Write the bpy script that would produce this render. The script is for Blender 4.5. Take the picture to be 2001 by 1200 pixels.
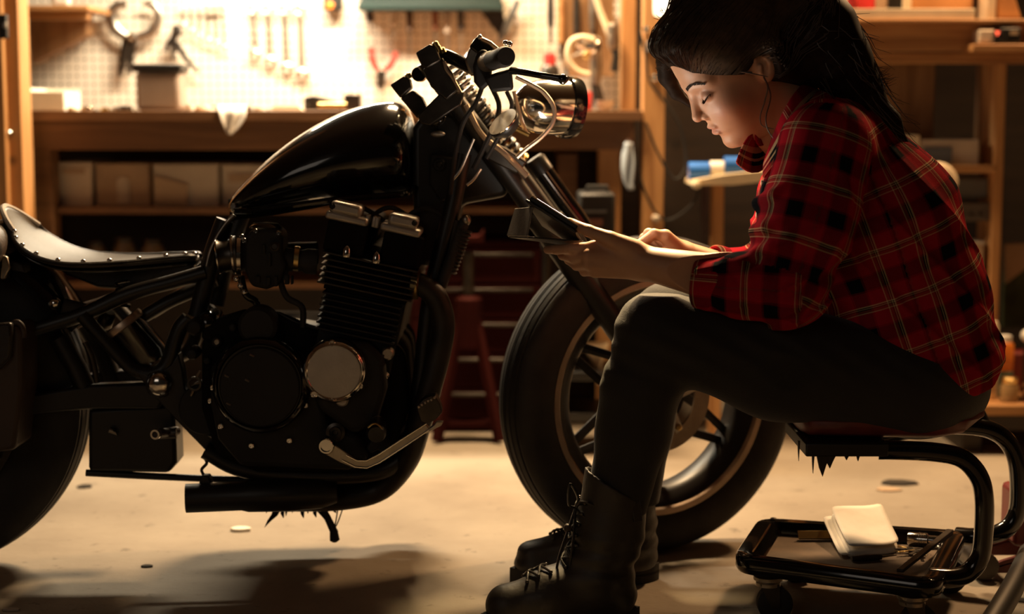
import bpy, bmesh, math, random
import numpy as np
from mathutils import Vector, Matrix
random.seed(7)
for o in list(bpy.data.objects): bpy.data.objects.remove(o)
SC = bpy.context.scene
COL = SC.collection
# ---------------------------------------------------------------- camera
F = 3300.0                                  # focal length in pixels of the 2001 px wide frame
PITCH = math.atan(385.0 / F)
CAM = Vector((0, 0, 0.90))
cd = bpy.data.cameras.new('camera'); cam = bpy.data.objects.new('camera', cd); COL.objects.link(cam)
cam.location = CAM; cam.rotation_euler = (math.pi/2 - PITCH, 0, 0)
cd.sensor_width = 36; cd.lens = 36 * F / 2001.0
cd.clip_start = .05; cd.clip_end = 60
cd.dof.use_dof = True; cd.dof.focus_distance = 2.98; cd.dof.aperture_fstop = 2.0
SC.camera = cam
# ---------------------------------------------------------------- world, lamps, exposure
wd = bpy.data.worlds.new('world'); SC.world = wd; wd.use_nodes = True
wd.node_tree.nodes['Background'].inputs[0].default_value = (1.0, .74, .52, 1)
wd.node_tree.nodes['Background'].inputs[1].default_value = 0.006
SC.view_settings.view_transform = 'Standard'; SC.view_settings.look = 'None'
SC.view_settings.exposure = 0.0; SC.view_settings.gamma = 1.0
SC.view_settings.use_curve_mapping = False
def area(name, loc, target, sx, sy, power, color, spread=180):
    l = bpy.data.lights.new(name, 'AREA'); l.shape = 'RECTANGLE'; l.size = sx; l.size_y = sy
    l.energy = power; l.color = color; l.spread = math.radians(spread)
    o = bpy.data.objects.new(name, l); COL.objects.link(o); o.location = loc
    o.rotation_euler = (Vector(target) - Vector(loc)).to_track_quat('-Z', 'Y').to_euler()
    return o
area('bench_lamp', (-.62, 4.80, 1.62), (-.62, 4.74, .9), .75, .10, 42, (1, .84, .60))
area('ceiling_lamp', (-.05, 4.42, 2.15), (-.05, 4.0, 0), .4, .25, 57, (1, .68, .37), 140)
area('side_lamp', (1.62, 4.45, 2.15), (.80, 3.1, .7), .25, .2, 48, (1, .58, .27))
area('hand_fill', (.30, 3.80, 1.80), (.15, 2.86, .62), .12, .12, 5, (1, .70, .34), 40)  # narrow unseen fill, added to warm the tops of the hands
area('front_fill', (-1.9, -.7, 1.9), (0, 3.2, .6), 1.6, 1.2, 5, (1, .84, .68))
# ---------------------------------------------------------------- helpers
_c, _s = math.cos(PITCH), math.sin(PITCH)
def W(px, py, Y):
    """the point at world depth Y that stands behind pixel (px, py)"""
    x = (px - 1000.5) / F; z = -(py - 600) / F
    d = Vector((x, _c + z * _s, -_s + z * _c))
    return CAM + d * (Y / d.y)
def FL(px, py, z=0.0):
    x = (px - 1000.5) / F; q = -(py - 600) / F
    d = Vector((x, _c + q * _s, -_s + q * _c))
    return CAM + d * ((z - CAM.z) / d.z)
def M(Y): return Y / F
def catmull(pts, sub=6, closed=False):
    pts = [Vector(p) for p in pts]; n = len(pts)
    if n < 3 or sub < 2: return pts
    out = []
    rng = range(n) if closed else range(n - 1)
    for i in rng:
        p1, p2 = pts[i], pts[(i+1) % n]
        p0 = pts[(i-1) % n] if (closed or i > 0) else p1 * 2 - p2
        p3 = pts[(i+2) % n] if (closed or i < n-2) else p2 * 2 - p1
        for k in range(sub):
            t = k / sub
            out.append(.5 * ((2*p1) + (p2-p0)*t + (2*p0-5*p1+4*p2-p3)*t*t + (3*p1-p0-3*p2+p3)*t**3))
    if not closed: out.append(pts[-1])
    return out
class MB:
    def __init__(s): s.v = []; s.f = []
    def add(s, v, f):
        b = len(s.v); s.v += [tuple(p) for p in v]; s.f += [tuple(i + b for i in q) for q in f]; return s
    def box(s, c, size, rot=None):
        c = Vector(c); h = Vector(size) / 2
        vs = [Vector((x*h.x, y*h.y, z*h.z)) for x in (-1, 1) for y in (-1, 1) for z in (-1, 1)]
        if rot is not None: vs = [rot @ p for p in vs]
        return s.add([c + p for p in vs], [(0,1,3,2),(4,6,7,5),(0,4,5,1),(2,3,7,6),(0,2,6,4),(1,5,7,3)])
    def pbox(s, x0, y0, x1, y1, Y, depth):
        """axis-aligned box whose front face at depth Y fills the pixel rectangle"""
        a = W(x0, y0, Y); b = W(x1, y1, Y)
        return s.box(((a.x+b.x)/2, Y + depth/2, (a.z+b.z)/2), (abs(b.x-a.x), depth, abs(a.z-b.z)))
    def prism(s, poly, vec):
        n = len(poly); vec = Vector(vec)
        vs = [Vector(p) for p in poly] + [Vector(p) + vec for p in poly]
        fs = [tuple(range(n))[::-1], tuple(range(n, 2*n))] + [(i, (i+1) % n, n+(i+1) % n, n+i) for i in range(n)]
        return s.add(vs, fs)
    def pprism(s, pix, Y, depth):
        return s.prism([W(x, y, Y) for x, y in pix], (0, depth, 0))
    def loft(s, rings, cap=True, closed=False):
        n = len(rings[0]); vs = [p for r in rings for p in r]; fs = []
        m = len(rings)
        for i in range(m if closed else m-1):
            for k in range(n):
                a = i*n; b = ((i+1) % m)*n
                fs.append((a+k, a+(k+1) % n, b+(k+1) % n, b+k))
        if cap and not closed: fs += [tuple(range(n))[::-1], tuple(range((m-1)*n, m*n))]
        return s.add(vs, fs)
    def tube(s, pts, r, n=10, closed=False, sub=0, flat=1.0, ref=None):
        if sub: pts = catmull(pts, sub, closed)
        pts = [Vector(p) for p in pts]; m = len(pts)
        if not hasattr(r, '__len__'): r = [r] * m
        elif len(r) != m: r = list(np.interp(np.linspace(0, 1, m), np.linspace(0, 1, len(r)), r))
        rings = []; nrm = None
        for i in range(m):
            a = pts[(i-1) % m] if (closed or i > 0) else pts[i]
            b = pts[(i+1) % m] if (closed or i < m-1) else pts[i]
            t = (b - a)
            t = t.normalized() if t.length > 1e-9 else Vector((0, 0, 1))
            if nrm is None:
                q = Vector(ref) if ref is not None else (Vector((0, 1, 0)) if abs(t.y) < .9 else Vector((1, 0, 0)))
                nrm = (q - t * q.dot(t)).normalized()
            else:
                nrm = (nrm - t * nrm.dot(t)).normalized()
            bi = t.cross(nrm)
            rings.append([pts[i] + (nrm * math.cos(2*math.pi*k/n) * flat + bi * math.sin(2*math.pi*k/n)) * r[i] for k in range(n)])
        return s.loft(rings, not closed, closed)
    def lathe(s, o, axis, prof, n=32, cap=True, closed=False):
        """profile of (radius, height along axis)"""
        o = Vector(o); ax = Vector(axis).normalized()
        u = ax.orthogonal().normalized(); w = ax.cross(u)
        rings = [[o + ax*h + (u*math.cos(2*math.pi*k/n) + w*math.sin(2*math.pi*k/n))*max(r, 1e-5) for k in range(n)] for r, h in prof]
        return s.loft(rings, cap, closed)
    def ell(s, c, r, n=12, m=8, rot=None):
        c = Vector(c); r = Vector(r) if hasattr(r, '__len__') else Vector((r, r, r)); rings = []
        for i in range(m+1):
            a = math.pi * i / m; ring = []
            for k in range(n):
                b = 2*math.pi*k/n
                p = Vector((r.x*math.sin(a)*math.cos(b), r.y*math.sin(a)*math.sin(b), r.z*math.cos(a)))
                ring.append(c + (rot @ p if rot is not None else p))
            rings.append(ring)
        return s.loft(rings[::-1], True)
    def build(s, name, mat, parent=None, bevel=0, angle=40, seg=2, subd=0):
        me = bpy.data.meshes.new(name); me.from_pydata(s.v, [], s.f); me.validate()
        bm = bmesh.new(); bm.from_mesh(me); bmesh.ops.remove_doubles(bm, verts=bm.verts, dist=1e-6)
        bmesh.ops.recalc_face_normals(bm, faces=bm.faces); bm.to_mesh(me); bm.free()
        return link(name, me, mat, parent, bevel, angle, seg, subd)
def world_of(o):
    m = Matrix.Identity(4)
    if o.type == 'EMPTY': m = Matrix.Translation(o.location)
    return m
def link(name, me, mat, parent=None, bevel=0, angle=40, seg=2, subd=0):
    o = bpy.data.objects.new(name, me); COL.objects.link(o); me.materials.append(mat)
    me.polygons.foreach_set('use_smooth', [True]*len(me.polygons)); me.set_sharp_from_angle(angle=math.radians(angle))
    if parent is not None:
        o.parent = parent; o.matrix_parent_inverse = world_of(parent).inverted()
    if bevel:
        b = o.modifiers.new('bevel', 'BEVEL'); b.width = bevel; b.segments = seg; b.limit_method = 'ANGLE'; b.angle_limit = math.radians(40)
    if subd:
        b = o.modifiers.new('sub', 'SUBSURF'); b.levels = subd; b.render_levels = subd
    return o
def thing(name, label, cat, loc, group=None):
    o = bpy.data.objects.new(name, None); COL.objects.link(o); o.location = loc; o.empty_display_size = .05
    return tag(o, label, cat, group)
def tag(o, label=None, cat=None, group=None, kind=None):
    if label: o['label'] = label
    if cat: o['category'] = cat
    if group: o['group'] = group
    if kind: o['kind'] = kind
    return o
def struct(o): o['kind'] = 'structure'; return o
def lab(o, s): o['label'] = s; return o
def copy_thing(root, loc, label, group=None):
    r = root.copy(); COL.objects.link(r); r.location = loc; r['label'] = label
    if group: r['group'] = group
    for ch in root.children:
        c = ch.copy(); COL.objects.link(c); c.parent = r
        for g in ch.children:
            d = g.copy(); COL.objects.link(d); d.parent = c
    return r
# ---------------------------------------------------------------- materials
def nt(name):
    m = bpy.data.materials.new(name); m.use_nodes = True
    t = m.node_tree; b = t.nodes['Principled BSDF']; return m, t, b
def N(t, kind, **kw):
    n = t.nodes.new(kind)
    for k, v in kw.items(): setattr(n, k, v)
    return n
def mat(name, col, rough=.5, metal=0, spec=.5, var=.15, scale=8, bump=0, bscale=60, coat=0, stretch=(1, 1, 1), alpha=1, sheen=0, rvar=0):
    m, t, b = nt(name); L = t.links
    b.inputs['Roughness'].default_value = rough; b.inputs['Metallic'].default_value = metal
    b.inputs['Specular IOR Level'].default_value = spec; b.inputs['Coat Weight'].default_value = coat
    if sheen: b.inputs['Sheen Weight'].default_value = sheen
    tc = N(t, 'ShaderNodeTexCoord'); mp = N(t, 'ShaderNodeMapping'); mp.inputs['Scale'].default_value = stretch
    L.new(tc.outputs['Object'], mp.inputs['Vector'])
    nz = N(t, 'ShaderNodeTexNoise'); nz.inputs['Scale'].default_value = scale; nz.inputs['Detail'].default_value = 5
    L.new(mp.outputs[0], nz.inputs['Vector'])
    cr = N(t, 'ShaderNodeValToRGB')
    cr.color_ramp.elements[0].position = .3; cr.color_ramp.elements[1].position = .7
    cr.color_ramp.elements[0].color = tuple(c*(1-var) for c in col) + (1,)
    cr.color_ramp.elements[1].color = tuple(min(1, c*(1+var)) for c in col) + (1,)
    L.new(nz.outputs['Fac'], cr.inputs[0]); L.new(cr.outputs[0], b.inputs['Base Color'])
    if rvar:
        mr = N(t, 'ShaderNodeMapRange'); mr.inputs[3].default_value = max(0, rough-rvar); mr.inputs[4].default_value = min(1, rough+rvar)
        L.new(nz.outputs['Fac'], mr.inputs[0]); L.new(mr.outputs[0], b.inputs['Roughness'])
    if bump:
        n2 = N(t, 'ShaderNodeTexNoise'); n2.inputs['Scale'].default_value = bscale; n2.inputs['Detail'].default_value = 6
        L.new(mp.outputs[0], n2.inputs['Vector'])
        bp = N(t, 'ShaderNodeBump'); bp.inputs['Strength'].default_value = bump; bp.inputs['Distance'].default_value = .003
        L.new(n2.outputs['Fac'], bp.inputs['Height']); L.new(bp.outputs[0], b.inputs['Normal'])
    if alpha < 1: b.inputs['Alpha'].default_value = alpha
    return m
def wood(name, dark, light, axis='X', rough=.55):
    m, t, b = nt(name); L = t.links
    st = {'X': (1.2, 14, 14), 'Z': (14, 14, 1.2), 'Y': (14, 1.2, 14)}[axis]
    tc = N(t, 'ShaderNodeTexCoord'); mp = N(t, 'ShaderNodeMapping'); mp.inputs['Scale'].default_value = st
    L.new(tc.outputs['Object'], mp.inputs['Vector'])
    nz = N(t, 'ShaderNodeTexNoise'); nz.inputs['Scale'].default_value = 2.2; nz.inputs['Detail'].default_value = 7; nz.inputs['Distortion'].default_value = .8
    L.new(mp.outputs[0], nz.inputs['Vector'])
    cr = N(t, 'ShaderNodeValToRGB'); cr.color_ramp.elements[0].position = .32; cr.color_ramp.elements[1].position = .68
    cr.color_ramp.elements[0].color = tuple(dark) + (1,); cr.color_ramp.elements[1].color = tuple(light) + (1,)
    L.new(nz.outputs['Fac'], cr.inputs[0])
    # knots
    vo = N(t, 'ShaderNodeTexVoronoi'); vo.inputs['Scale'].default_value = 5; L.new(tc.outputs['Object'], vo.inputs['Vector'])
    kr = N(t, 'ShaderNodeMapRange'); kr.inputs[1].default_value = .03; kr.inputs[2].default_value = .09; kr.inputs[3].default_value = .35; kr.inputs[4].default_value = 1
    L.new(vo.outputs['Distance'], kr.inputs[0])
    mx = N(t, 'ShaderNodeVectorMath', operation='SCALE'); L.new(cr.outputs[0], mx.inputs[0]); L.new(kr.outputs[0], mx.inputs['Scale'])
    L.new(mx.outputs[0], b.inputs['Base Color']); b.inputs['Roughness'].default_value = rough
    bp = N(t, 'ShaderNodeBump'); bp.inputs['Strength'].default_value = .25; bp.inputs['Distance'].default_value = .002
    L.new(nz.outputs['Fac'], bp.inputs['Height']); L.new(bp.outputs[0], b.inputs['Normal'])
    return m
def emis(name, col, s):
    m, t, b = nt(name); b.inputs['Base Color'].default_value = (0, 0, 0, 1)
    b.inputs['Emission Color'].default_value = tuple(col) + (1,); b.inputs['Emission Strength'].default_value = s; return m
MT = {}
MT['woodX'] = wood('pine_along', (.30, .13, .045), (.52, .27, .10), 'X')
MT['woodZ'] = wood('pine_upright', (.36, .16, .05), (.58, .31, .12), 'Z')
MT['woodD'] = wood('dark_bench_wood', (.13, .058, .022), (.23, .11, .045), 'X')
MT['ply'] = wood('plywood', (.20, .10, .04), (.33, .18, .08), 'Z')
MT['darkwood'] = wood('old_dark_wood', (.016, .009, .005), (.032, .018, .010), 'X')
MT['dark_room'] = wood('dark_room_boards', (.06, .035, .02), (.10, .06, .035), 'Z')
MT['black_gloss'] = mat('black_gloss_paint', (.007, .0065, .006), .13, var=.2, coat=.6)
MT['black_satin'] = mat('black_satin_paint', (.011, .0095, .0085), .42, var=.3, rvar=.1)
MT['black_cast'] = mat('black_cast_metal', (.014, .0125, .0115), .62, spec=.35, var=.3, bump=.15, bscale=220)
MT['black_plastic'] = mat('black_plastic', (.012, .011, .01), .5)
MT['rubber'] = mat('tyre_rubber', (.024, .020, .017), .72, var=.35, scale=22, bump=.2, bscale=120)
MT['chrome'] = mat('chrome', (.78, .75, .70), .12, metal=1, var=.05, scale=20)
MT['matte_black'] = mat('sooty_black_metal', (.013, .0115, .0105), .8, spec=.08, var=.3)
MT['matte_black'].node_tree.nodes['Principled BSDF'].inputs['IOR'].default_value = 1.02
MT['steel'] = mat('worn_steel', (.42, .38, .33), .34, metal=1, var=.2, scale=30, rvar=.1)
MT['brushed'] = mat('brushed_aluminium', (.50, .46, .41), .46, metal=.8, var=.08, scale=30, bump=.15, bscale=200)
MT['dark_steel'] = mat('dark_steel', (.075, .066, .058), .36, metal=.9, var=.3, scale=30)
MT['alu_rim'] = mat('bronzed_rim', (.60, .45, .33), .36, metal=.85, var=.2, scale=16, rvar=.1)
MT['brass'] = mat('brass', (.72, .52, .22), .3, metal=1)
MT['leather'] = mat('black_leather', (.018, .014, .012), .36, var=.35, scale=18, bump=.3, bscale=160)
MT['leather_brown'] = mat('brown_leather', (.045, .028, .02), .5, var=.35, bump=.3, bscale=120)
MT['saddle'] = mat('saddle_leather', (.045, .038, .031), .36, var=.25, scale=14, bump=.12, bscale=140)
MT['red_paint'] = mat('red_paint', (.15, .016, .012), .42, var=.3, rvar=.1)
MT['red_vinyl'] = mat('worn_red_vinyl', (.16, .03, .024), .45, var=.35, scale=20, bump=.2)
MT['white_plastic'] = mat('white_plastic', (.75, .72, .66), .45, var=.06)
MT['paper'] = mat('paper', (.83, .78, .68), .8, var=.05, scale=20)
MT['card'] = mat('cardboard', (.44, .31, .20), .8, var=.12)
MT['card_pale'] = mat('pale_card', (.55, .46, .36), .8, var=.18, scale=6)
MT['blue'] = mat('blue_tape', (.02, .15, .55), .5)
MT['cloth_pale'] = mat('pale_rag', (.62, .57, .52), .9, var=.12, scale=14, bump=.2, bscale=90)
MT['cloth_blue'] = mat('light_blue_rag', (.45, .52, .60), .9, var=.12)
MT['teal'] = mat('teal_paint', (.008, .024, .022), .5)
MT['grey_plastic'] = mat('grey_plastic', (.10, .10, .10), .5)
MT['orange'] = mat('orange_plastic', (.75, .22, .03), .45)
MT['cream'] = mat('cream_plastic', (.72, .60, .42), .5)
MT['clear'] = mat('milky_plastic', (.30, .24, .20), .3, var=.18, scale=7, alpha=.9)
MT['red'] = mat('red_plastic', (.62, .04, .04), .4)
MT['red_handle'] = mat('red_grip', (.38, .04, .03), .5)
MT['dirt'] = mat('oily_dirt', (.02, .015, .01), .9, var=.4, bump=.4)
# ================================================================ SETTING
def concrete():
    m, t, b = nt('concrete'); L = t.links
    tc = N(t, 'ShaderNodeTexCoord')
    n1 = N(t, 'ShaderNodeTexNoise'); n1.inputs['Scale'].default_value = 2.2; n1.inputs['Detail'].default_value = 9; n1.inputs['Roughness'].default_value = .62
    L.new(tc.outputs['Object'], n1.inputs['Vector'])
    c1 = N(t, 'ShaderNodeValToRGB'); c1.color_ramp.elements[0].position = .3; c1.color_ramp.elements[1].position = .72
    c1.color_ramp.elements[0].color = (.27, .22, .165, 1); c1.color_ramp.elements[1].color = (.42, .36, .28, 1)
    L.new(n1.outputs['Fac'], c1.inputs[0])
    mp = N(t, 'ShaderNodeMapping'); mp.inputs['Scale'].default_value = (12, 16, 1); L.new(tc.outputs['Object'], mp.inputs['Vector'])
    n2 = N(t, 'ShaderNodeTexNoise'); n2.inputs['Scale'].default_value = 1.5; n2.inputs['Detail'].default_value = 6; n2.inputs['Roughness'].default_value = .7
    L.new(mp.outputs[0], n2.inputs['Vector'])
    r2 = N(t, 'ShaderNodeMapRange'); r2.inputs[1].default_value = .60; r2.inputs[2].default_value = .70; r2.inputs[3].default_value = 1; r2.inputs[4].default_value = .45
    L.new(n2.outputs['Fac'], r2.inputs[0])
    n3 = N(t, 'ShaderNodeTexNoise'); n3.inputs['Scale'].default_value = .8; n3.inputs['Detail'].default_value = 3; L.new(tc.outputs['Object'], n3.inputs['Vector'])
    r3 = N(t, 'ShaderNodeMapRange'); r3.inputs[1].default_value = .35; r3.inputs[2].default_value = .65; r3.inputs[3].default_value = .75; r3.inputs[4].default_value = 1.05
    L.new(n3.outputs['Fac'], r3.inputs[0])
    ml = N(t, 'ShaderNodeMath', operation='MULTIPLY'); L.new(r2.outputs[0], ml.inputs[0]); L.new(r3.outputs[0], ml.inputs[1])
    sc = N(t, 'ShaderNodeVectorMath', operation='SCALE'); L.new(c1.outputs[0], sc.inputs[0]); L.new(ml.outputs[0], sc.inputs['Scale'])
    L.new(sc.outputs[0], b.inputs['Base Color']); b.inputs['Roughness'].default_value = .72
    bp = N(t, 'ShaderNodeBump'); bp.inputs['Strength'].default_value = .4; bp.inputs['Distance'].default_value = .006
    L.new(n2.outputs['Fac'], bp.inputs['Height']); L.new(bp.outputs[0], b.inputs['Normal'])
    return m
def pegmat():
    m, t, b = nt('pegboard'); L = t.links
    tc = N(t, 'ShaderNodeTexCoord'); sp = N(t, 'ShaderNodeSeparateXYZ'); L.new(tc.outputs['Object'], sp.inputs[0])
    def cell(sock):
        a = N(t, 'ShaderNodeMath', operation='MULTIPLY'); a.inputs[1].default_value = 1/.0254; L.new(sock, a.inputs[0])
        f = N(t, 'ShaderNodeMath', operation='FRACT'); L.new(a.outputs[0], f.inputs[0])
        s = N(t, 'ShaderNodeMath', operation='SUBTRACT'); s.inputs[1].default_value = .5; L.new(f.outputs[0], s.inputs[0])
        p = N(t, 'ShaderNodeMath', operation='POWER'); p.inputs[1].default_value = 2; L.new(s.outputs[0], p.inputs[0]); return p
    ad = N(t, 'ShaderNodeMath', operation='ADD'); L.new(cell(sp.outputs[0]).outputs[0], ad.inputs[0]); L.new(cell(sp.outputs[2]).outputs[0], ad.inputs[1])
    lt = N(t, 'ShaderNodeMath', operation='GREATER_THAN'); lt.inputs[1].default_value = .035; L.new(ad.outputs[0], lt.inputs[0])
    mx = N(t, 'ShaderNodeMix', data_type='RGBA'); mx.inputs[6].default_value = (.12, .09, .06, 1); mx.inputs[7].default_value = (.70, .64, .55, 1)
    L.new(lt.outputs[0], mx.inputs[0]); L.new(mx.outputs[2], b.inputs['Base Color']); b.inputs['Roughness'].default_value = .55
    return m
YB = 5.22     # the back wall
struct(MB().box((0, 2.6, -.05), (8, 7.4, .1)).build('floor', concrete()))
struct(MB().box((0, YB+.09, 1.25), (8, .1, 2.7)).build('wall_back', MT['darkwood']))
struct(MB().box((-3.55, 2.6, 1.25), (.1, 7.4, 2.7)).build('wall_left', MT['dark_room']))
struct(MB().box((3.55, 2.6, 1.25), (.1, 7.4, 2.7)).build('wall_right', MT['dark_room']))
struct(MB().box((0, 2.6, 2.65), (8, 7.4, .1)).build('ceiling', MT['dark_room']))
pg = MB(); a = W(40, 0, YB); b_ = W(1236, 0, YB); pg.box(((a.x+b_.x)/2, YB+.012, 1.40), (b_.x-a.x, .012, 1.1))
tag(pg.build('pegboard', pegmat()), 'white perforated pegboard panel on the wall above the workbench', 'pegboard')
# timber posts of the wall
def post(name, x0, x1, Y, d, y0, y1, m, label):
    o = MB().pbox(x0, y0, x1, y1, Y, d).build(name, m, bevel=.003); return tag(o, label, 'post')
lp = thing('timber_post', 'thick pine post at the left edge with a bolt and a black switch', 'post', (W(5, 600, 4.46).x, 4.5, 0))
z1 = 2.6
def upright(x0, x1, Y, d, m, parent=None, name='post', top=2.58, zb=0.0):
    a = W(x0, 300, Y).x; b = W(x1, 300, Y).x
    return MB().box(((a+b)/2, Y+d/2, (top+zb)/2), (b-a, d, top-zb)).build(name, m, parent, bevel=.003)
upright(-60, 44, 4.46, .10, MT['woodZ'], lp, 'upright')
upright(-140, 12, 4.43, .03, MT['woodZ'], lp, 'facing_board')
q = W(19, 260, 4.455); MB().lathe(q, (0, -1, 0), [(.0, .012), (.006, .011), (.009, .006), (.010, 0), (.010, -.004)], 12).build('bolt', MT['chrome'], lp)
q = W(7, 52, 4.42); MB().box(q, (.022, .022, .062)).build('switch_box', MT['black_plastic'], lp, bevel=.003)
q = W(10, 49, 4.405); MB().box(q, (.010, .012, .014)).build('switch_toggle', MT['steel'], lp, bevel=.002)

# ---------------------------------------------------------------- workbench
ZT = W(600, 216, 4.6).z
wb = thing('workbench', 'long wooden workbench below the pegboard behind the motorcycle', 'workbench', (W(650, 300, 4.9).x, 4.9, 0))
xa, xb = W(30, 216, 4.6).x, W(1256, 210, 4.6).x
MB().box(((xa+xb)/2, (4.6+YB)/2, ZT-.014), (xb-xa, YB-4.6, .028)).build('worktop', MT['woodD'], wb, bevel=.002)
a1 = W(52, 226, 4.62); a2 = W(1238, 293, 4.62)
MB().box(((a1.x+a2.x)/2, 4.64, (a1.z+a2.z)/2), (a2.x-a1.x, .04, a1.z-a2.z)).build('apron', MT['woodD'], wb, bevel=.003)
zl = a2.z
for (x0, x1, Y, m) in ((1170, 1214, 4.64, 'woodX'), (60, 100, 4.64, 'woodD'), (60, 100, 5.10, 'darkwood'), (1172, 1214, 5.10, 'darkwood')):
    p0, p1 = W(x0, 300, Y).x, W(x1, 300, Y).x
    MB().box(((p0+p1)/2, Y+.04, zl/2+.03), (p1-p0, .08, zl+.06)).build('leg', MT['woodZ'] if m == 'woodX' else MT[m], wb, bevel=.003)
s0, s1 = W(78, 404, 4.68), W(1170, 418, 4.68)
MB().box(((s0.x+s1.x)/2, 4.92, (s0.z+s1.z)/2), (s1.x-s0.x, .48, s0.z-s1.z)).build('lower_shelf', MT['woodD'], wb, bevel=.002)
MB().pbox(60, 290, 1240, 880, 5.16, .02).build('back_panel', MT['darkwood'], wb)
MB().pbox(1090, 300, 1128, 470, 4.70, .3).build('drawer_stack', MT['woodD'], wb, bevel=.003)
ZS = s0.z
# boxes on the lower shelf
def carton(x0, y0, x1, Y, d, m, label, flap=True):
    a = W(x0, y0, Y); b = W(x1, y0, Y); h = a.z - ZS
    t = thing('carton', label, 'box', ((a.x+b.x)/2, Y+d/2, ZS), 'cartons on the shelf under the workbench')
    MB().box(((a.x+b.x)/2, Y+d/2, ZS+h/2), (b.x-a.x, d, h)).build('body', m, t, bevel=.002)
    MB().box(((a.x+b.x)/2, Y+d/2, ZS+h+.003), (b.x-a.x+.003, d+.003, .006)).build('lid', m, t, bevel=.001)
    return t
t = carton(107, 322, 178, 4.72, .26, MT['card_pale'], 'small square pale carton, leftmost on the shelf under the bench')
MB().pbox(120, 330, 165, 340, 4.717, .004).build('label_strip', MT['card'], t)
t = carton(186, 324, 292, 4.74, .26, MT['card'], 'stained brown carton second from the left on the under-bench shelf')
MB().pprism([(228, 350), (240, 345), (252, 352), (253, 396), (230, 396)], 4.736, .005).build('paper_patch', MT['card_pale'], t)
t = carton(299, 325, 426, 4.72, .28, MT['card_pale'], 'wide pale carton with a slanted front panel in middle of the under-bench shelf')
MB().pprism([(302, 344), (366, 360), (366, 400), (302, 400)], 4.712, .008).build('front_panel', MT['card'], t)
t = carton(433, 326, 520, 4.73, .26, MT['card_pale'], 'pale carton nearest the motorcycle tank on the under-bench shelf')
MB().pbox(446, 340, 500, 356, 4.726, .005).build('label_strip', MT['card'], t)
pts = [W(x, y, 4.75) for x, y in ((74, 404), (76, 360), (84, 332), (100, 322), (104, 324), (104, 404))]
tag(MB().prism(pts, (0, .2, 0)).build('plastic_tub', MT['black_plastic'], bevel=.006), 'black rounded plastic tub at the left end of the under-bench shelf', 'tub')
# jars below the shelf
jz = W(230, 548, 4.8).z
for i, (cx, r, yt, l) in enumerate(((190, .032, 470, 'dusty brown jar on the left, on the low ledge under the bench shelf'), (245, .034, 462, 'dusty brown jar in the middle of the low ledge under the bench shelf'), (300, .034, 466, 'dusty brown jar on the right, on the low ledge under the bench shelf'))):
    c = W(cx, 548, 4.8); h = W(cx, yt, 4.8).z - c.z
    t = thing('storage_jar', l, 'jar', c, 'jars under the bench')
    MB().lathe(c, (0, 0, 1), [(r*.9, 0), (r, .006), (r, h*.7), (r*.75, h*.82), (r*.75, h*.86)], 20).build('body', mat('jar_brown', (.13, .085, .05), .35), t)
    MB().lathe(c + Vector((0, 0, h*.86)), (0, 0, 1), [(r*.8, 0), (r*.8, h*.12), (r*.7, h*.14)], 20).build('lid', MT['dark_steel'], t)
lb = W(90, 549, 4.74); lb2 = W(700, 563, 4.74)
MB().box(((lb.x+lb2.x)/2, 4.9, (lb.z+lb2.z)/2), (lb2.x-lb.x, .34, lb.z-lb2.z)).build('low_ledge', MT['woodD'], wb, bevel=.002)

# ---------------------------------------------------------------- corner shelf at the left
cs = thing('corner_shelf', 'small pine corner shelf with a triangular bracket at upper left', 'shelf', W(110, 20, 5.0))
MB().pbox(46, 10, 173, 20, 4.92, .28).build('board', MT['woodX'], cs, bevel=.002)
MB().pprism([(54, 22), (170, 22), (170, 68), (140, 84), (62, 124)], 5.12, .08).build('bracket', MT['ply'], cs, bevel=.002)
MB().pbox(50, 20, 172, 38, 4.96, .03).build('cleat', MT['woodX'], cs, bevel=.002)
for k, (x, w) in enumerate(((112, 8), (121, 8), (130, 9))):
    c = W(x, 9.5, 4.97); tag(MB().lathe(c, (0, 0, 1), [(.012, 0), (.013, .002), (.013, .034), (.008, .04)], 14).build('small_tin', MT['white_plastic']), ('left', 'middle', 'right')[k] + 'most' * (k != 1) + ' small white tin of three on the corner shelf', 'tin', 'tins on the corner shelf')

# ---------------------------------------------------------------- tools on the pegboard
YP = YB - .004
def wrench(x0, y0, x1, y1, r, label, group, open_end=True, m='steel', double=False):
    a, b = W(x0, y0, YP-.012), W(x1, y1, YP-.012); d = (b-a).normalized(); nx = Vector((0, -1, 0)); sd = d.cross(nx)
    t = thing('combination_wrench', label, 'wrench', a, group)
    MB().tube([a + d*r*1.2, b - d*r*1.2], r*.48, 8, flat=.5).build('shank', MT[m], t)
    mb = MB(); ring = [a + (d*math.cos(k*math.pi/8) + sd*math.sin(k*math.pi/8))*r for k in range(16)]
    mb.tube(ring, r*.42, 6, closed=True); mb.build('ring_end', MT[m], t)
    if open_end:
        mb = MB(); arc = [b + (d*math.cos(q) + sd*math.sin(q))*r*1.1 for q in np.linspace(math.radians(55), math.radians(345), 12)]
        mb.tube(arc, [r*.35]+[r*.52]*10+[r*.35], 6); mb.build('jaw', MT[m], t)
    return t
G1 = 'large combination wrenches on the pegboard'
for i, (x0, x1, y1) in enumerate(((495, 499, 108), (524, 529, 122), (556, 561, 135), (586, 591, 147))):
    wrench(x0, 20, x1, y1, .0115 + .0006*i, ('shortest large wrench, nearest the row of small keys', 'second of the four large wrenches from the short end', 'third of the four large wrenches from the short end', 'longest wrench, nearest the tape measure on the pegboard')[i], G1)
G2 = 'small wrenches on the pegboard'
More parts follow.
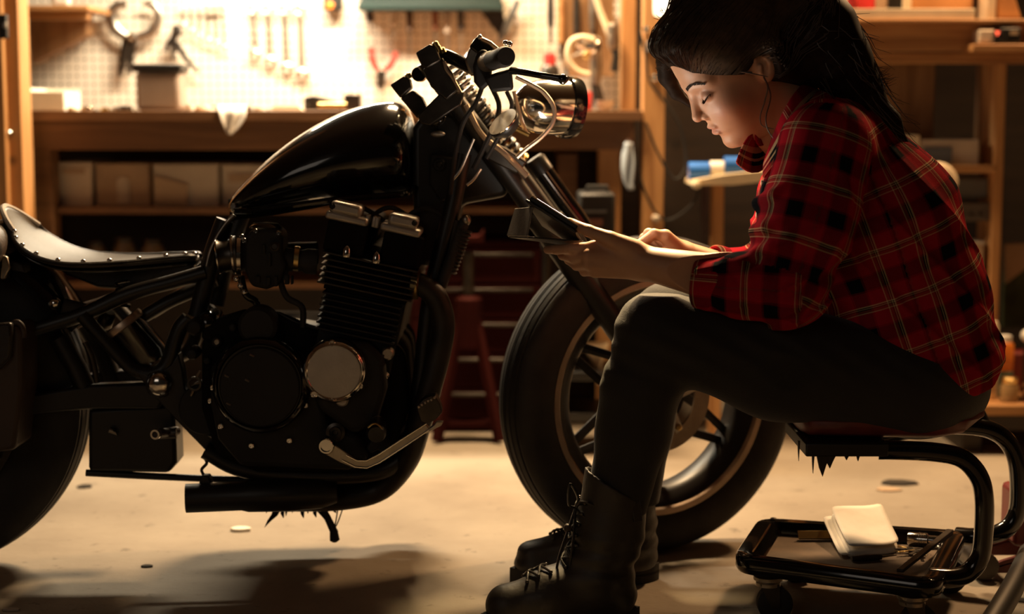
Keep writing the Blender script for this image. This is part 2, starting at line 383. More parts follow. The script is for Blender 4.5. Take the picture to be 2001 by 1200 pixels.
for i, (x0, x1, y1) in enumerate(((356, 357, 50), (372, 373, 62), (388, 389, 72), (404, 406, 80), (419, 422, 85), (433, 438, 93))):
    wrench(x0, 14, x1, y1, .0062, ('first', 'second', 'third', 'fourth', 'fifth', 'sixth')[i] + ' of six slim small wrenches, counted from the locking clamp', G2)
tag(MB().pbox(400, 15, 434, 19, YP-.02, .012).build('key_holder', MT['steel']), 'thin metal bar holding three small wrenches on the pegboard', 'tool holder')
# big C-shaped welding clamp
t = thing('locking_clamp', 'large steel locking clamp with C-shaped jaws hanging on the pegboard', 'clamp', W(262, 70, YP))
for nm, P, rr in (('jaw', [(247, 8), (228, 12), (217, 28), (220, 50), (232, 64), (248, 74)], (.010, .014, .016, .017, .016, .014)),
              ('jaw', [(280, 8), (300, 10), (309, 28), (306, 50), (292, 66), (268, 74)], (.008, .010, .013, .014, .014, .014)),
              ('handle', [(250, 74), (244, 100), (240, 125), (234, 148)], (.016, .014, .012, .007)),
              ('handle', [(264, 72), (257, 95), (255, 120), (253, 145)], (.014, .012, .009, .008))):
    MB().tube([W(x, y, YP-.022) for x, y in P], list(rr), 10, sub=5, flat=.55).build(nm, MT['dark_steel' if nm == 'handle' else 'steel'], t)
MB().lathe(W(257, 72, YP-.03), (0, -1, 0), [(.012, 0), (.012, .01), (.006, .013)], 12).build('pivot', MT['chrome'], t)
t = thing('pliers', 'grey pipe pliers hanging slanted right of the locking clamp', 'pliers', W(340, 80, YP))
MB().tube([W(x, y, YP-.02) for x, y in ((344, 50), (345, 62), (338, 74))], [.012, .016, .010], 10, sub=4, flat=.5).build('head', MT['dark_steel'], t)
for P in ([(340, 74), (330, 84), (322, 100)], [(340, 74), (338, 96), (338, 118)], [(344, 84), (364, 116), (388, 142)]):
    MB().tube([W(x, y, YP-.02) for x, y in P], [.009, .008, .005], 8, sub=4, flat=.6).build('handle', MT['dark_steel'], t)
# tape measure
t = thing('tape_measure', 'black and orange tape measure hung at the top of the pegboard', 'tape measure', W(648, 8, YP))
MB().pbox(631, -12, 668, 20, YP-.04, .04).build('case', MT['black_plastic'], t, bevel=.006)
MB().lathe(W(645, 10, YP-.041), (0, -1, 0), [(.012, -.002), (.012, .003), (.010, .004)], 18).build('disc', MT['orange'], t)
# teal tool rail and what hangs below it
t = thing('tool_rail', 'long teal metal tool rail across the top of the pegboard', 'rack', W(840, 10, YP))
MB().pbox(700, 4, 984, 20, YP-.10, .10).build('tray', MT['teal'], t, bevel=.003)
MB().pbox(704, -10, 980, 4, YP-.02, .02).build('back_flange', MT['teal'], t, bevel=.002)
SDG = 'screwdrivers hanging from the teal rail'
SDL = ['screwdriver with a dark grip at the tape end of the teal rail', 'pale handled screwdriver second along the teal rail', 'dark brown screwdriver in the middle of the teal rail', 'rust handled screwdriver right of the rail middle', 'pale short screwdriver right of the rust handled one', 'dark grip screwdriver nearest the saw']
for i, (x, L, c) in enumerate(((722, 46, (.03, .02, .02)), (768, 60, (.5, .42, .34)), (800, 88, (.10, .06, .04)), (850, 78, (.22, .09, .05)), (874, 92, (.45, .38, .32)), (900, 80, (.06, .05, .045)))):
    a = W(x, 20, YP-.05); b = W(x+1, 20+L*.5, YP-.05); e = W(x+2, 20+L, YP-.05)
    t = thing('screwdriver', SDL[i], 'screwdriver', a, SDG)
    MB().lathe(a, b-a, [(.006, 0), (.011, .006), (.010, (b-a).length*.6), (.012, (b-a).length*.9), (.007, (b-a).length)], 10).build('handle', mat('grip_%d' % i, c, .4), t)
    MB().tube([b, e], [.0035, .0028], 8).build('blade', MT['steel'], t)
t = thing('hand_saw', 'dark steel saw hanging at the right end of the teal rail', 'saw', W(960, 40, YP))
MB().pprism([(938, 22), (984, 22), (990, 60), (972, 66), (946, 30)], YP-.02, .006).build('blade', MT['dark_steel'], t)
MB().tube([W(x, y, YP-.03) for x, y in ((1012, 0), (1000, 30), (986, 60), (976, 78))], [.010, .012, .012, .008], 10, sub=4, flat=.5).build('handle', MT['grey_plastic'], t)
# red handled pliers
t = thing('pliers', 'red handled pliers hanging with grips up on the pegboard', 'pliers', W(746, 150, YP))
MB().tube([W(x, y, YP-.02) for x, y in ((725, 92), (728, 118), (738, 138))], [.008, .010, .009], 10, sub=4).build('handle', MT['red_handle'], t)
MB().tube([W(x, y, YP-.02) for x, y in ((775, 102), (766, 122), (753, 138))], [.008, .010, .009], 10, sub=4).build('handle', MT['red_handle'], t)
MB().tube([W(x, y, YP-.02) for x, y in ((746, 138), (745, 150), (744, 162), (744, 176))], [.016, .014, .014, .006], 10, flat=.5).build('jaws', MT['dark_steel'], t)
# ---------------------------------------------------------------- on the bench
def on(px, Y): return Vector((W(px, 216, Y).x, Y, ZT))
t = thing('plastic_canister', 'milky square plastic canister with a black lid on the bench', 'canister', on(305, 4.72))
a, b = W(263, 140, 4.66), W(351, 216, 4.66); hh = a.z - ZT
MB().box(((a.x+b.x)/2, 4.72, ZT+hh/2), (b.x-a.x, .11, hh)).build('body', MT['clear'], t, bevel=.012, seg=3)
MB().box(((a.x+b.x)/2, 4.72, ZT+hh*.5), (b.x-a.x-.03, .085, hh*.86)).build('contents', mat('canister_contents', (.17, .11, .085), .6, var=.35, scale=9), t, bevel=.006)
MB().box(((a.x+b.x)/2, 4.72, ZT+hh+.010), (b.x-a.x+.012, .122, .022)).build('lid', MT['black_plastic'], t, bevel=.004)
t = thing('parts_tray', 'white open cardboard tray of small parts at the left end of the bench', 'tray', on(90, 4.8))
a, b = W(54, 172, 4.72), W(124, 214, 4.72); hh = a.z - ZT
for c, s in ((((a.x+b.x)/2, 4.73, ZT+hh*.42), (b.x-a.x, .004, hh*.84)), (((a.x+b.x)/2, 4.90, ZT+hh/2), (b.x-a.x, .004, hh)), ((a.x, 4.815, ZT+hh/2), (.004, .17, hh)), ((b.x, 4.815, ZT+hh*.42), (.004, .17, hh*.84))):
    MB().box(c, s).build('side', MT['paper'], t, bevel=.001)
MB().box(((a.x+b.x)/2, 4.815, ZT+.003), (b.x-a.x, .17, .004)).build('bottom', MT['paper'], t)
for k, (x, yy, w) in enumerate(((62, 190, 8), (84, 196, 9), (104, 194, 10))):
    c = W(x, 216, 4.77); MB().lathe((c.x, 4.77, ZT+.005), (0, 0, 1), [(.010, 0), (.012, .004), (.012, .02+.004*k), (.006, .026+.004*k)], 12).build('part', MT['brass' if k else 'dark_steel'], t)
clut = [(142, 4.70, .014, .010, 'cream', 'cream'), (170, 4.68, .017, .012, 'chrome', 'chrome'), (205, 4.74, .012, .009, 'brass', 'brass'), (228, 4.70, .010, .010, 'steel', 'steel'), (246, 4.67, .018, .013, 'dark_steel', 'dark'),
        (372, 4.68, .011, .016, 'white_plastic', 'white'), (390, 4.75, .014, .012, 'card', 'brown'), (404, 4.82, .018, .014, 'paper', 'pale'), (480, 4.78, .018, .012, 'dark_steel', 'dark flat'), (505, 4.70, .012, .009, 'card_pale', 'tan')]
for i, (x, Y, r, h, m, w) in enumerate(clut):
    nb = ('beside the parts tray', 'between the parts tray and the canister', 'between the parts tray and the canister', 'just left of the canister', 'touching the left of the canister', 'just right of the canister', 'right of the canister', 'behind the rag', 'right of the hanging rag', 'right end of the clutter by the rag')[i]
    c = on(x, Y); mb = MB().lathe(c, (0, 0, 1), [(r, 0), (r*1.05, h*.3), (r*.9, h), (r*.55, h), (r*.5, h*.6)], 14)
    tag(mb.build('bearing' if i % 2 else 'pipe_fitting', MT[m]), w + ' ring-shaped spare part on the bench ' + nb, 'spare part')
# rag hanging over the front of the bench
def rag(name, grid, m, label, thick=.004):
    vs = []; fs = []; R = len(grid); C = len(grid[0])
    for r in grid: vs += r
    for i in range(R-1):
        for j in range(C-1): fs.append((i*C+j, i*C+j+1, (i+1)*C+j+1, (i+1)*C+j))
    o = MB().add(vs, fs).build(name, m, subd=2, angle=180)
    sm = o.modifiers.new('thick', 'SOLIDIFY'); sm.thickness = thick
    return tag(o, label, 'rag')
rng = random.Random(3)
g = []
rows = [(212, 4.72, 405, 485), (209, 4.66, 420, 482), (210, 4.612, 426, 480), (214, 4.592, 428, 480), (228, 4.588, 431, 478), (243, 4.588, 437, 470), (254, 4.586, 443, 460), (262, 4.586, 447, 452)]
for y, Y, x0, x1 in rows:
    g.append([W(x0+(x1-x0)*k/6, y + (0 if y < 215 else 2*math.sin(k*2.1)), Y + (.010*math.sin(k*1.9+y*.05)-.010 if y > 212 else .004*math.sin(k*3))) + Vector((0, 0, .006 if y < 213 else 0)) for k in range(7)])
rag('rag', g, MT['cloth_pale'], 'crumpled pale rag hanging over the front edge of the bench')
# dark vise-like tool block at the centre of the bench
t = thing('metal_block', 'dark metal clamp block lying on the bench behind the tank', 'clamp', on(648, 4.75))
MB().pprism([(594, 216), (594, 190), (612, 186), (640, 192), (668, 200), (670, 216)], 4.74, .06).build('base', MT['dark_steel'], t, bevel=.003)
MB().pbox(672, 184, 704, 216, 4.72, .07).build('jaw', MT['dark_steel'], t, bevel=.003)
a, b = W(622, 206, 4.70), W(676, 206, 4.70)
MB().tube([a, b], .008, 10).build('screw', MT['brass'], t)
t = thing('sandpaper_pack', 'small flat stack of pale sanding sheets on the bench by the rag', 'stack', on(560, 4.7))
for k in range(4):
    a, b = W(530+k, 216, 4.68), W(590-k*2, 216, 4.68)
    MB().box(((a.x+b.x)/2, 4.73, ZT+.002+.003*k), (b.x-a.x, .1, .003)).build('sheet', MT['paper'], t)

# ---------------------------------------------------------------- right end of the bench
ws = upright(1212, 1242, 4.86, .05, MT['woodZ'], None, 'timber_post', 2.58, ZT)
tag(ws, 'pale lit pine stud standing at the right end of the bench', 'post')
wp = thing('timber_post', 'wide pine post with bolts and a socket right of the bench', 'post', (W(1270, 300, 4.66).x, 4.7, 0))
upright(1256, 1298, 4.62, .09, MT['woodZ'], wp, 'upright')
for x, y in ((1262, 57), (1278, 152)):
    MB().lathe(W(x, y, 4.617), (0, -1, 0), [(.0095, 0), (.0095, .006), (.004, .010), (0, .011)], 6).build('bolt', MT['chrome'], wp)
MB().pbox(1264, 80, 1276, 102, 4.60, .02).build('socket_plate', MT['grey_plastic'], wp, bevel=.002)
t = thing('hanging_lantern', 'glass jar lantern hanging at the upper right of the bench', 'lantern', W(1292, 16, 4.5))
c = W(1294, 32, 4.52)
MB().lathe(c, (0, 0, 1), [(.012, 0), (.022, .004), (.024, .02), (.024, .07), (.018, .08)], 20).build('jar', emis('lit_glass', (1, .80, .5), 3.0), t)
MB().lathe(c + Vector((0, 0, .08)), (0, 0, 1), [(.020, 0), (.020, .015), (.008, .03), (.002, .12)], 16).build('cap', MT['dark_steel'], t)
# bench grinder / air tool with hose
t = thing('spray_gun', 'chrome air spray gun with a cream hose loop at the right end of the bench', 'spray gun', W(1160, 150, 4.8))
MB().lathe(W(1152, 88, 4.80), (.35, -.2, -.1), [(.008, -.035), (.024, -.03), (.030, 0), (.028, .02), (.018, .03)], 20).build('cup', MT['chrome'], t)
MB().tube([W(x, y, 4.80) for x, y in ((1164, 98), (1165, 130), (1163, 165))], [.016, .018, .015], 12).build('body', MT['steel'], t)
MB().tube([W(x, y, 4.80) for x, y in ((1163, 160), (1168, 185), (1170, 205))], [.012, .016, .018], 12).build('foot', MT['dark_steel'], t)
MB().lathe(W(1146, 108, 4.78), (0, -1, 0), [(.010, 0), (.010, .012), (.006, .016)], 14).build('knob', MT['brass'], t)
MB().tube([W(x, y, 4.76) for x, y in ((1152, 146), (1130, 140), (1113, 122), (1110, 100), (1118, 80), (1138, 73), (1160, 78))], .0085, 10, sub=6).build('hose', MT['cream'], t)
MB().tube([W(x, y, 4.84) for x, y in ((1196, 80), (1186, 55), (1172, 20), (1160, -20))], .009, 10, sub=6).build('hose', MT['cream'], t)
t = thing('drill', 'silver and black drill standing against the stud behind the hose', 'drill', W(1195, 90, 4.84))
MB().lathe(W(1197, 44, 4.83), (.05, 0, -1), [(.008, 0), (.017, .01), (.018, .06), (.012, .075)], 16).build('motor', MT['steel'], t)
MB().tube([W(x, y, 4.83) for x, y in ((1198, 80), (1204, 110), (1200, 140))], [.013, .011, .012], 10).build('grip', MT['black_plastic'], t)
tool_specs = [(1072, 8, 1080, 52, 'black_plastic', 'black clamp hanging left of the pine stud, nearest the saw'), (1092, 0, 1100, 84, 'woodX', 'pale wooden mallet handle hanging by the hose'), (1124, 10, 1130, 70, 'dark_steel', 'dark file hanging behind the hose loop'), (1154, 0, 1162, 60, 'steel', 'steel rod hanging above the spray gun')]
for i, (x0, y0, x1, y1, m, l) in enumerate(tool_specs):
    t = thing('hanging_tool', l, 'tool', W(x0, y0, 5.1))
    MB().tube([W((x0+x1)/2, y0-20, 5.1), W((x0+x1)/2, y0+(y1-y0)*.5, 5.1), W((x0+x1)/2, y1, 5.1)], [.009, .012, .010], 10).build('grip', MT[m], t)
    MB().tube([W((x0+x1)/2, y1, 5.1), W((x0+x1)/2+1, y1+34, 5.1)], [.006, .004], 8).build('shaft', MT['dark_steel'], t)
tag(MB().pbox(1100, -10, 1200, 150, 5.12, .05).build('tool_board', MT['ply'], bevel=.002), 'brown plywood backing board behind the hose and spray gun', 'board')
t = thing('spray_can', 'dark spray can with a red cap behind the headlight', 'can', on(1075, 4.85))
c = on(1074, 4.85)
MB().lathe(c, (0, 0, 1), [(.026, 0), (.028, .004), (.028, .115), (.020, .128)], 20).build('body', MT['dark_steel'], t)
MB().lathe(c + Vector((0, 0, .128)), (0, 0, 1), [(.017, 0), (.017, .03), (.013, .034)], 16).build('cap', MT['red'], t)
c = on(1146, 4.72)
tag(MB().lathe(c, (0, 0, 1), [(.014, 0), (.015, .003), (.015, .048), (.012, .052)], 16).build('plastic_cup', MT['red']), 'small red plastic cup on the bench right of the headlight', 'cup')
c = on(1182, 4.74)
tag(MB().lathe(c, (0, 0, 1), [(.010, 0), (.022, .010), (.027, .028), (.025, .028), (.019, .012), (.004, .006)], 20).build('bowl', MT['white_plastic']), 'small white bowl on the bench below the spray gun', 'bowl')
t = thing('oil_can', 'grey oil can with a conical top by the headlight', 'oil can', on(1108, 4.84)); c = on(1106, 4.84)
MB().lathe(c, (0, 0, 1), [(.030, 0), (.032, .005), (.032, .05), (.012, .085), (.005, .12)], 20).build('body', MT['grey_plastic'], t)
MB().tube([c + Vector((0, 0, .118)), c + Vector((.015, 0, .15)), c + Vector((.05, 0, .165))], .003, 8, sub=4).build('spout', MT['steel'], t)

# ---------------------------------------------------------------- middle zone under and right of the bench
t = thing('tool_case', 'black plastic tool case with handle standing on the shop cart by the bench end', 'case', W(1165, 450, 4.48))
MB().pbox(1132, 378, 1202, 470, 4.38, .19).build('shell', MT['black_plastic'], t, bevel=.008)
MB().pbox(1138, 412, 1186, 416, 4.375, .01).build('rib', MT['grey_plastic'], t)
MB().pbox(1150, 428, 1178, 442, 4.373, .01).build('badge', mat('faded_red_badge', (.16, .06, .04), .6), t)
MB().tube([W(x, y, 4.47) for x, y in ((1146, 380), (1148, 366), (1186, 366), (1188, 380))], .007, 8).build('handle', MT['black_plastic'], t)
g = []
for k, y in enumerate((278, 300, 325, 350, 372)):
    w = (9, 11, 13, 10, 5)[k]
    g.append([W(1228 + w*(j-2)/2 + (k == 4)*3, y, 4.56 + .012*math.sin(j*2.2+k)) for j in range(5)])
rag('shop_towel', g, MT['cloth_blue'], 'light blue shop towel hanging beside the wide post')
tag(MB().lathe(W(1228, 277, 4.57), (0, -1, 0), [(.004, -.05), (.004, .012), (.007, .013), (.007, .016)], 10).build('hook', MT['steel']), 'small steel hook holding the light blue towel', 'hook')
MBh = W(1282, 427, 4.60)
tag(MB().lathe(MBh, (0, -1, 0), [(.011, -.02), (.011, .012), (.006, .02), (0, .021)], 14).build('door_knob', MT['card_pale']), 'round pale knob on the wide pine post', 'knob')
for i, (P, l) in enumerate((([(1250, 60), (1262, 110), (1270, 160), (1300, 200), (1330, 250), (1340, 320), (1318, 350), (1286, 300), (1262, 240)], 'black cable looping down across the wide post'),
                       ([(1240, 300), (1262, 380), (1300, 430), (1352, 400), (1372, 350)], 'dark cable sagging between the wide post and the tape shelf'))):
    tag(MB().tube([W(x, y, 4.56+.03*i) for x, y in P], .0035, 8, sub=8).build('cable', MT['black_plastic']), l, 'cable')
t = thing('tape_shelf', 'pale wooden shelf holding rolls of blue and white tape', 'shelf', W(1420, 350, 4.5))
MB().pprism([(1350, 362), (1352, 352), (1420, 340), (1520, 330), (1520, 352), (1430, 362)], 4.46, .16).build('board', mat('pale_pine', (.72, .58, .38), .6), t, bevel=.002)
MB().pbox(1371, 364, 1383, 500, 4.52, .02).build('steel_bracket', MT['dark_steel'], t)
upright(1394, 1416, 4.56, .06, MT['woodZ'], t, 'support', W(1400, 362, 4.56).z)
MB().lathe(W(1361, 361, 4.45), (0, -1, 0), [(.011, -.03), (.011, .01), (.005, .014)], 14).build('end_knob', MT['cream'], t)
def roll(x, y, r, L, m, label):
    c = W(x, y, 4.50); o = MB().lathe(c, (0, -1, 0), [(r*.55, -.05), (r*.97, -.05), (r, -.045), (r, .035), (r*.97, .04), (r*.55, .04), (r*.55, -.05)], 20, cap=False)
    return o
for (x0, y0, x1, y1, m, nm, l, c) in ((1347, 317, 1388, 352, 'blue', 'tape_roll', 'blue masking tape block at the left end of the tape shelf', 'tape'), (1389, 315, 1416, 346, 'paper', 'tape_roll', 'white paper tape roll between the two blue ones', 'tape'), (1417, 306, 1455, 342, 'blue', 'tape_roll', 'blue masking tape block right of the white roll', 'tape'), (1456, 312, 1484, 338, 'teal', 'tape_roll', 'dark teal tape block partly behind the shirt collar', 'tape')):
    a = W(x0, y0, 4.48); b = W(x1, y1, 4.48); cx = (a.x+b.x)/2; w = (b.x-a.x); h = a.z-b.z
    t = thing(nm, l, c, (cx, 4.52, b.z), 'tape rolls on the pale shelf')
    R = .042
    # the rolls stand on edge, their tread towards the viewer
    MB().lathe((cx-w/2+.001, 4.48+R*.5, b.z+h/2), (1, 0, 0), [(h*.30, 0), (h*.5, .0), (h*.5, w-.002), (h*.30, w-.002)], 24, cap=False, closed=True).build('tape', MT[m], t)
    MB().lathe((cx-w/2+.0015, 4.48+R*.5, b.z+h/2), (1, 0, 0), [(h*.24, 0), (h*.30, .0), (h*.30, w-.003), (h*.24, w-.003)], 20, cap=False, closed=True).build('core', MT['card'], t)
# red axle stand and clutter on the floor behind the front wheel
MT['stand_red'] = mat('dark_red_stand', (.035, .005, .004), .8, spec=.1)
t = thing('axle_stand', 'dark red steel axle stand on the floor behind the exhaust and front wheel', 'jack stand', FL(915, 858))
Yj = 4.56; c = W(915, 600, Yj); gz = 0
for dx, dy in ((-.085, -.05), (.085, -.05), (-.085, .03), (.085, .03)):
    MB().tube([(c.x+dx, Yj+dy, .006), (c.x+dx*.25, Yj+dy*.25, .34)], [.016, .014], 4).build('leg', MT['stand_red'], t)
MB().lathe((c.x, Yj, .26), (0, 0, 1), [(.040, 0), (.040, .13), (.030, .14)], 8).build('socket', MT['stand_red'], t)
MB().lathe((c.x, Yj, .30), (0, 0, 1), [(.016, 0), (.016, .22)], 12).build('ratchet_post', MT['dark_steel'], t)
MB().pprism([(885, 450), (895, 462), (935, 462), (945, 450), (945, 474), (885, 474)], Yj-.03, .06).build('saddle', MT['stand_red'], t, bevel=.002)
MB().box((c.x, Yj, .05), (.15, .07, .012)).build('brace', MT['stand_red'], t)
t = thing('tool_chest', 'dark red steel tool chest on the floor behind the exhaust and the front wheel', 'tool chest', (W(930, 800, 4.7).x, 4.83, 0))
a = W(800, 470, 4.68); b = W(1062, 860, 4.68)
MB().box(((a.x+b.x)/2, 4.68+.15, a.z/2), (b.x-a.x, .30, a.z)).build('cabinet', MT['stand_red'], t, bevel=.006)
for k in range(5):
    z0 = .03 + (a.z-.05)*k/5; z1_ = .03 + (a.z-.05)*(k+.93)/5
    d = MB().box(((a.x+b.x)/2, 4.677, (z0+z1_)/2), (b.x-a.x-.02, .014, z1_-z0)).build('drawer', MT['stand_red'], t, bevel=.003)
    MB().box(((a.x+b.x)/2, 4.665, z1_-.012), (b.x-a.x-.06, .012, .010)).build('handle', MT['dark_steel'], d, bevel=.002)
for i, (x, y, m, l) in enumerate(((1168, 695, 'cream', 'pale plastic funnel on the cart, seen between the front wheel spokes'), (1112, 670, 'steel', 'grey metal pot seen through the top of the front wheel'))):
    t = thing('funnel' if not i else 'metal_pot', l, 'funnel' if not i else 'pot', W(x, y, 4.45))
    c = W(x, y+20, 4.45)
    if not i:
        MB().lathe(c, (-.1, 0, 1), [(.006, -.03), (.008, 0), (.034, .05), (.035, .06), (.032, .06), (.006, .002)], 20).build('cone', MT[m], t)
        MB().tube([c, c + Vector((.003, 0, -.05))], [.007, .005], 8).build('spout', MT[m], t)
    else:
        MB().lathe(c, (0, 0, 1), [(.03, 0), (.04, .006), (.042, .07), (.039, .07), (.036, .01)], 20).build('bowl', MT[m], t)
        MB().tube([c + Vector((-.04, 0, .06)), c + Vector((-.09, -.02, .05))], .006, 8).build('handle', MT[m], t)
t = thing('parts_cart', 'dark metal shop cart with three trays holding the black tool case behind the front wheel', 'cart', (.193, 4.47, 0))
zc = W(1165, 717, 4.45).z; zt_ = W(1167, 470, 4.38).z
for nm, z in (('top_tray', zt_-.0125), ('middle_tray', zc-.0125), ('lower_tray', .10)): MB().box((.193, 4.47, z), (.23, .22, .024)).build(nm, MT['black_satin'], t, bevel=.003)
for dx in (-.103, .103):
    for dy in (-.098, .098): MB().tube([(.193+dx, 4.47+dy, 0), (.193+dx, 4.47+dy, zt_-.013)], .009, 8).build('leg', MT['dark_steel'], t)
# ---------------------------------------------------------------- right side cabinetry
rc = thing('storage_rack', 'tall open timber storage rack along the right side of the garage', 'rack', (W(1800, 600, 4.8).x, 4.8, 0))
def slab(name, x0, y0, x1, y1, Y, d, m, par=rc): return MB().pbox(x0, y0, x1, y1, Y, d).build(name, m, par, bevel=.003)
slab('shelf_board', 1560, 37, 2150, 45, 4.55, .45, MT['woodX'])
slab('front_rail', 1600, 46, 2150, 100, 4.60, .04, MT['woodX'])
slab('lower_rail', 1600, 103, 2150, 124, 4.62, .05, MT['woodX'])
slab('back_panel', 1560, 124, 1823, 300, 4.78, .02, MT['ply'])
slab('back_panel', 1912, 124, 1942, 300, 4.80, .02, MT['ply'])
for x0, x1, Y in ((1942, 1962, 4.62), (1925, 1942, 4.70)):
    upright(x0, x1, Y, .06, MT['woodZ'], rc, 'upright', W(1950, 124, Y).z)
upright(2075, 2130, 4.62, .08, MT['woodZ'], rc, 'upright', 2.0)
upright(1566, 1590, 4.70, .08, MT['woodZ'], rc, 'upright', 2.0)
slab('mid_shelf', 1760, 323, 1946, 338, 4.60, .3, MT['woodX'])
slab('tool_ledge', 1901, 86, 2140, 101, 4.52, .10, MT['woodX'])
slab('bottom_board', 1850, 792, 2150, 812, 4.36, .5, MT['woodX'])
bbz = W(1950, 792, 4.36).z
slab('bottom_rail', 1850, 812, 2150, 842, 4.40, .04, MT['darkwood'])
for x in (1880, 2100):
    p = W(x, 830, 4.5); MB().box((p.x, 4.6, p.z/2), (.05, .4, max(.02, W(x, 812, 4.4).z))).build('foot', MT['darkwood'], rc)
def shelfz(Y=4.6): return W(1800, 37, 4.55).z
ZU = shelfz()
def stand(name, x0, x1, ytop, Y, d, m, label, cat, zb=None, bevel=.002, group=None):
    zb = ZU if zb is None else zb
    a = W(x0, ytop, Y); b = W(x1, ytop, Y)
    return tag(MB().box(((a.x+b.x)/2, Y+d/2, (a.z+zb)/2), (b.x-a.x, d, a.z-zb)).build(name, m, bevel=bevel), label, cat, group)
stand('long_box', 1656, 1906, 17, 4.57, .08, MT['cream'], 'long flat cream box lying along the front of the high shelf', 'box')
stand('box_file', 1676, 1711, -40, 4.70, .15, MT['red'], 'bright red box file standing on the high shelf', 'file', None, .003)
stand('box_file', 1712, 1735, -40, 4.70, .15, MT['card'], 'tan file standing right of the red one on the high shelf', 'file')
stand('box_file', 1738, 1766, -40, 4.70, .15, MT['black_plastic'], 'black file standing on the high shelf', 'file')
stand('cardboard_box', 1784, 1903, -60, 4.70, .2, mat('orange_card', (.55, .27, .10), .8), 'large orange-brown cardboard box on the high shelf', 'box')
stand('wooden_block', 1768, 1783, -50, 4.68, .1, MT['cream'], 'narrow pale wooden block left of the large cardboard box', 'block')
stand('wooden_block', 1932, 1948, -50, 4.62, .1, MT['cream'], 'narrow pale wooden block at the right of the high shelf', 'block')
pts = [(1950, 36), (1950, -60), (1966, -60), (1994, 30), (1996, 36)]
tag(MB().pprism(pts, 4.66, .12).build('wood_offcut', MT['woodX'], bevel=.002), 'slanted wooden offcut leaning at the right end of the high shelf', 'offcut')
t = thing('plastic_jar', 'ribbed white jar at the left end of the high shelf', 'jar', W(1644, 34, 4.6))
c = W(1644, 37, 4.62); c.z = ZU
MB().lathe(c, (0, 0, 1), [(.014, 0), (.016, .004), (.0145, .01), (.016, .016), (.0145, .022), (.016, .028), (.0145, .034), (.016, .04), (.012, .046)], 18).build('body', MT['white_plastic'], t)
MB().lathe(c + Vector((0, 0, .046)), (0, 0, 1), [(.013, 0), (.013, .02)], 16).build('lid', MT['white_plastic'], t)
stand('cream_box', 1600, 1628, -60, 4.66, .1, MT['cream'], 'cream box behind the hair on the high shelf', 'box')
# charger with red light
t = thing('battery_charger', 'black battery charger with a red pilot light on the small ledge', 'charger', W(1950, 84, 4.5))
MB().pbox(1956, 54, 1996, 84, 4.53, .07).build('case', MT['black_plastic'], t, bevel=.004)
MB().pbox(1914, 58, 1946, 84, 4.54, .06).build('battery', MT['card_pale'], t, bevel=.004)
MB().pprism([(1945, 61), (1954, 61), (1949.5, 70)], 4.528, .004).build('pilot_light', emis('red_led', (1, .12, .05), 2.5), t)
MB().pbox(1944, 58, 1957, 84, 4.532, .05).build('socket', MT['black_plastic'], t)
MB().pbox(1975, 60, 1990, 68, 4.527, .004).build('badge', MT['card'], t)
# mid shelf things
mz = W(1850, 323, 4.60).z
t = thing('parts_box', 'open cardboard parts box with a grey label on the middle shelf', 'box', W(1860, 322, 4.66))
a, b = W(1800, 273, 4.63), W(1912, 273, 4.63); h = a.z - mz; cx = (a.x+b.x)/2; w = b.x-a.x
for cc, ss in (((cx, 4.632, mz+h/2), (w, .004, h)), ((cx, 4.80, mz+h/2), (w, .004, h)), ((a.x, 4.716, mz+h/2), (.004, .17, h)), ((b.x, 4.716, mz+h/2), (.004, .17, h))):
    MB().box(cc, ss).build('side', MT['card_pale'], t, bevel=.001)
MB().box((cx, 4.716, mz+.004), (w, .17, .006)).build('bottom', MT['card_pale'], t)
MB().pbox(1806, 288, 1860, 318, 4.624, .006).build('label_panel', mat('slate_label', (.10, .11, .13), .6), t)
stand('small_carton', 1762, 1798, 264, 4.62, .16, MT['cream'], 'small cream carton left of the open parts box', 'carton', mz)
c = W(1836, 352, 4.5)
tag(MB().ell(c, (.052, .012, .046), 24, 10, Matrix.Rotation(math.radians(38), 3, 'Y')).build('sanding_disc', MT['cream']), 'cream round disc leaning below the middle shelf beside her shoulder', 'disc')
t = thing('power_tool', 'dark power tool hanging under the middle shelf on the right', 'tool', W(1898, 380, 4.66))
MB().pbox(1862, 346, 1932, 388, 4.66, .1).build('body', MT['grey_plastic'], t, bevel=.008)
MB().pbox(1866, 396, 1936, 432, 4.64, .08).build('base', mat('dull_steel_plate', (.12, .10, .085), .5, .5), t, bevel=.003)
for k in range(3): MB().lathe(W(1880+18*k, 420, 4.638), (0, -1, 0), [(.006, -.002), (.006, .003), (.003, .004)], 10).build('bolt', MT['dark_steel'], t)
# low right corner things
t = thing('tall_carton', 'tall pinkish carton standing behind the shirt on the low board', 'carton', W(1905, 480, 4.6))
a, b = W(1886, 478, 4.62), W(1925, 478, 4.62)
MB().box(((a.x+b.x)/2, 4.7, (a.z+bbz)/2), (b.x-a.x, .14, a.z-bbz)).build('body', MT['card'], t, bevel=.003)
MB().box(((a.x+b.x)/2, 4.7, a.z+.003), (b.x-a.x+.004, .144, .006)).build('lid', MT['card_pale'], t)
pts = [(1962, 480), (2040, 476), (2040, 470), (1966, 552), (1962, 550)]
tag(MB().pprism([(1964, 478), (2050, 474), (2050, 492), (1966, 554)], 4.76, .02).build('card_panel', MT['card'], bevel=.001), 'slanted pinkish card panel at the right edge behind the upright', 'panel')
tag(MB().pbox(1964, 500, 2100, 640, 4.84, .02).build('green_panel', mat('mossy_panel', (.05, .06, .02), .7, var=.6, scale=14)), 'mottled dark green panel at the right edge', 'panel')
def onb(x, Y=4.5): p = W(x, 792, Y); p.z = bbz; return p
t = thing('glue_tube', 'tall cream cartridge tube standing on the low board behind the stool', 'tube', onb(1930, 4.46)); c = onb(1930, 4.46)
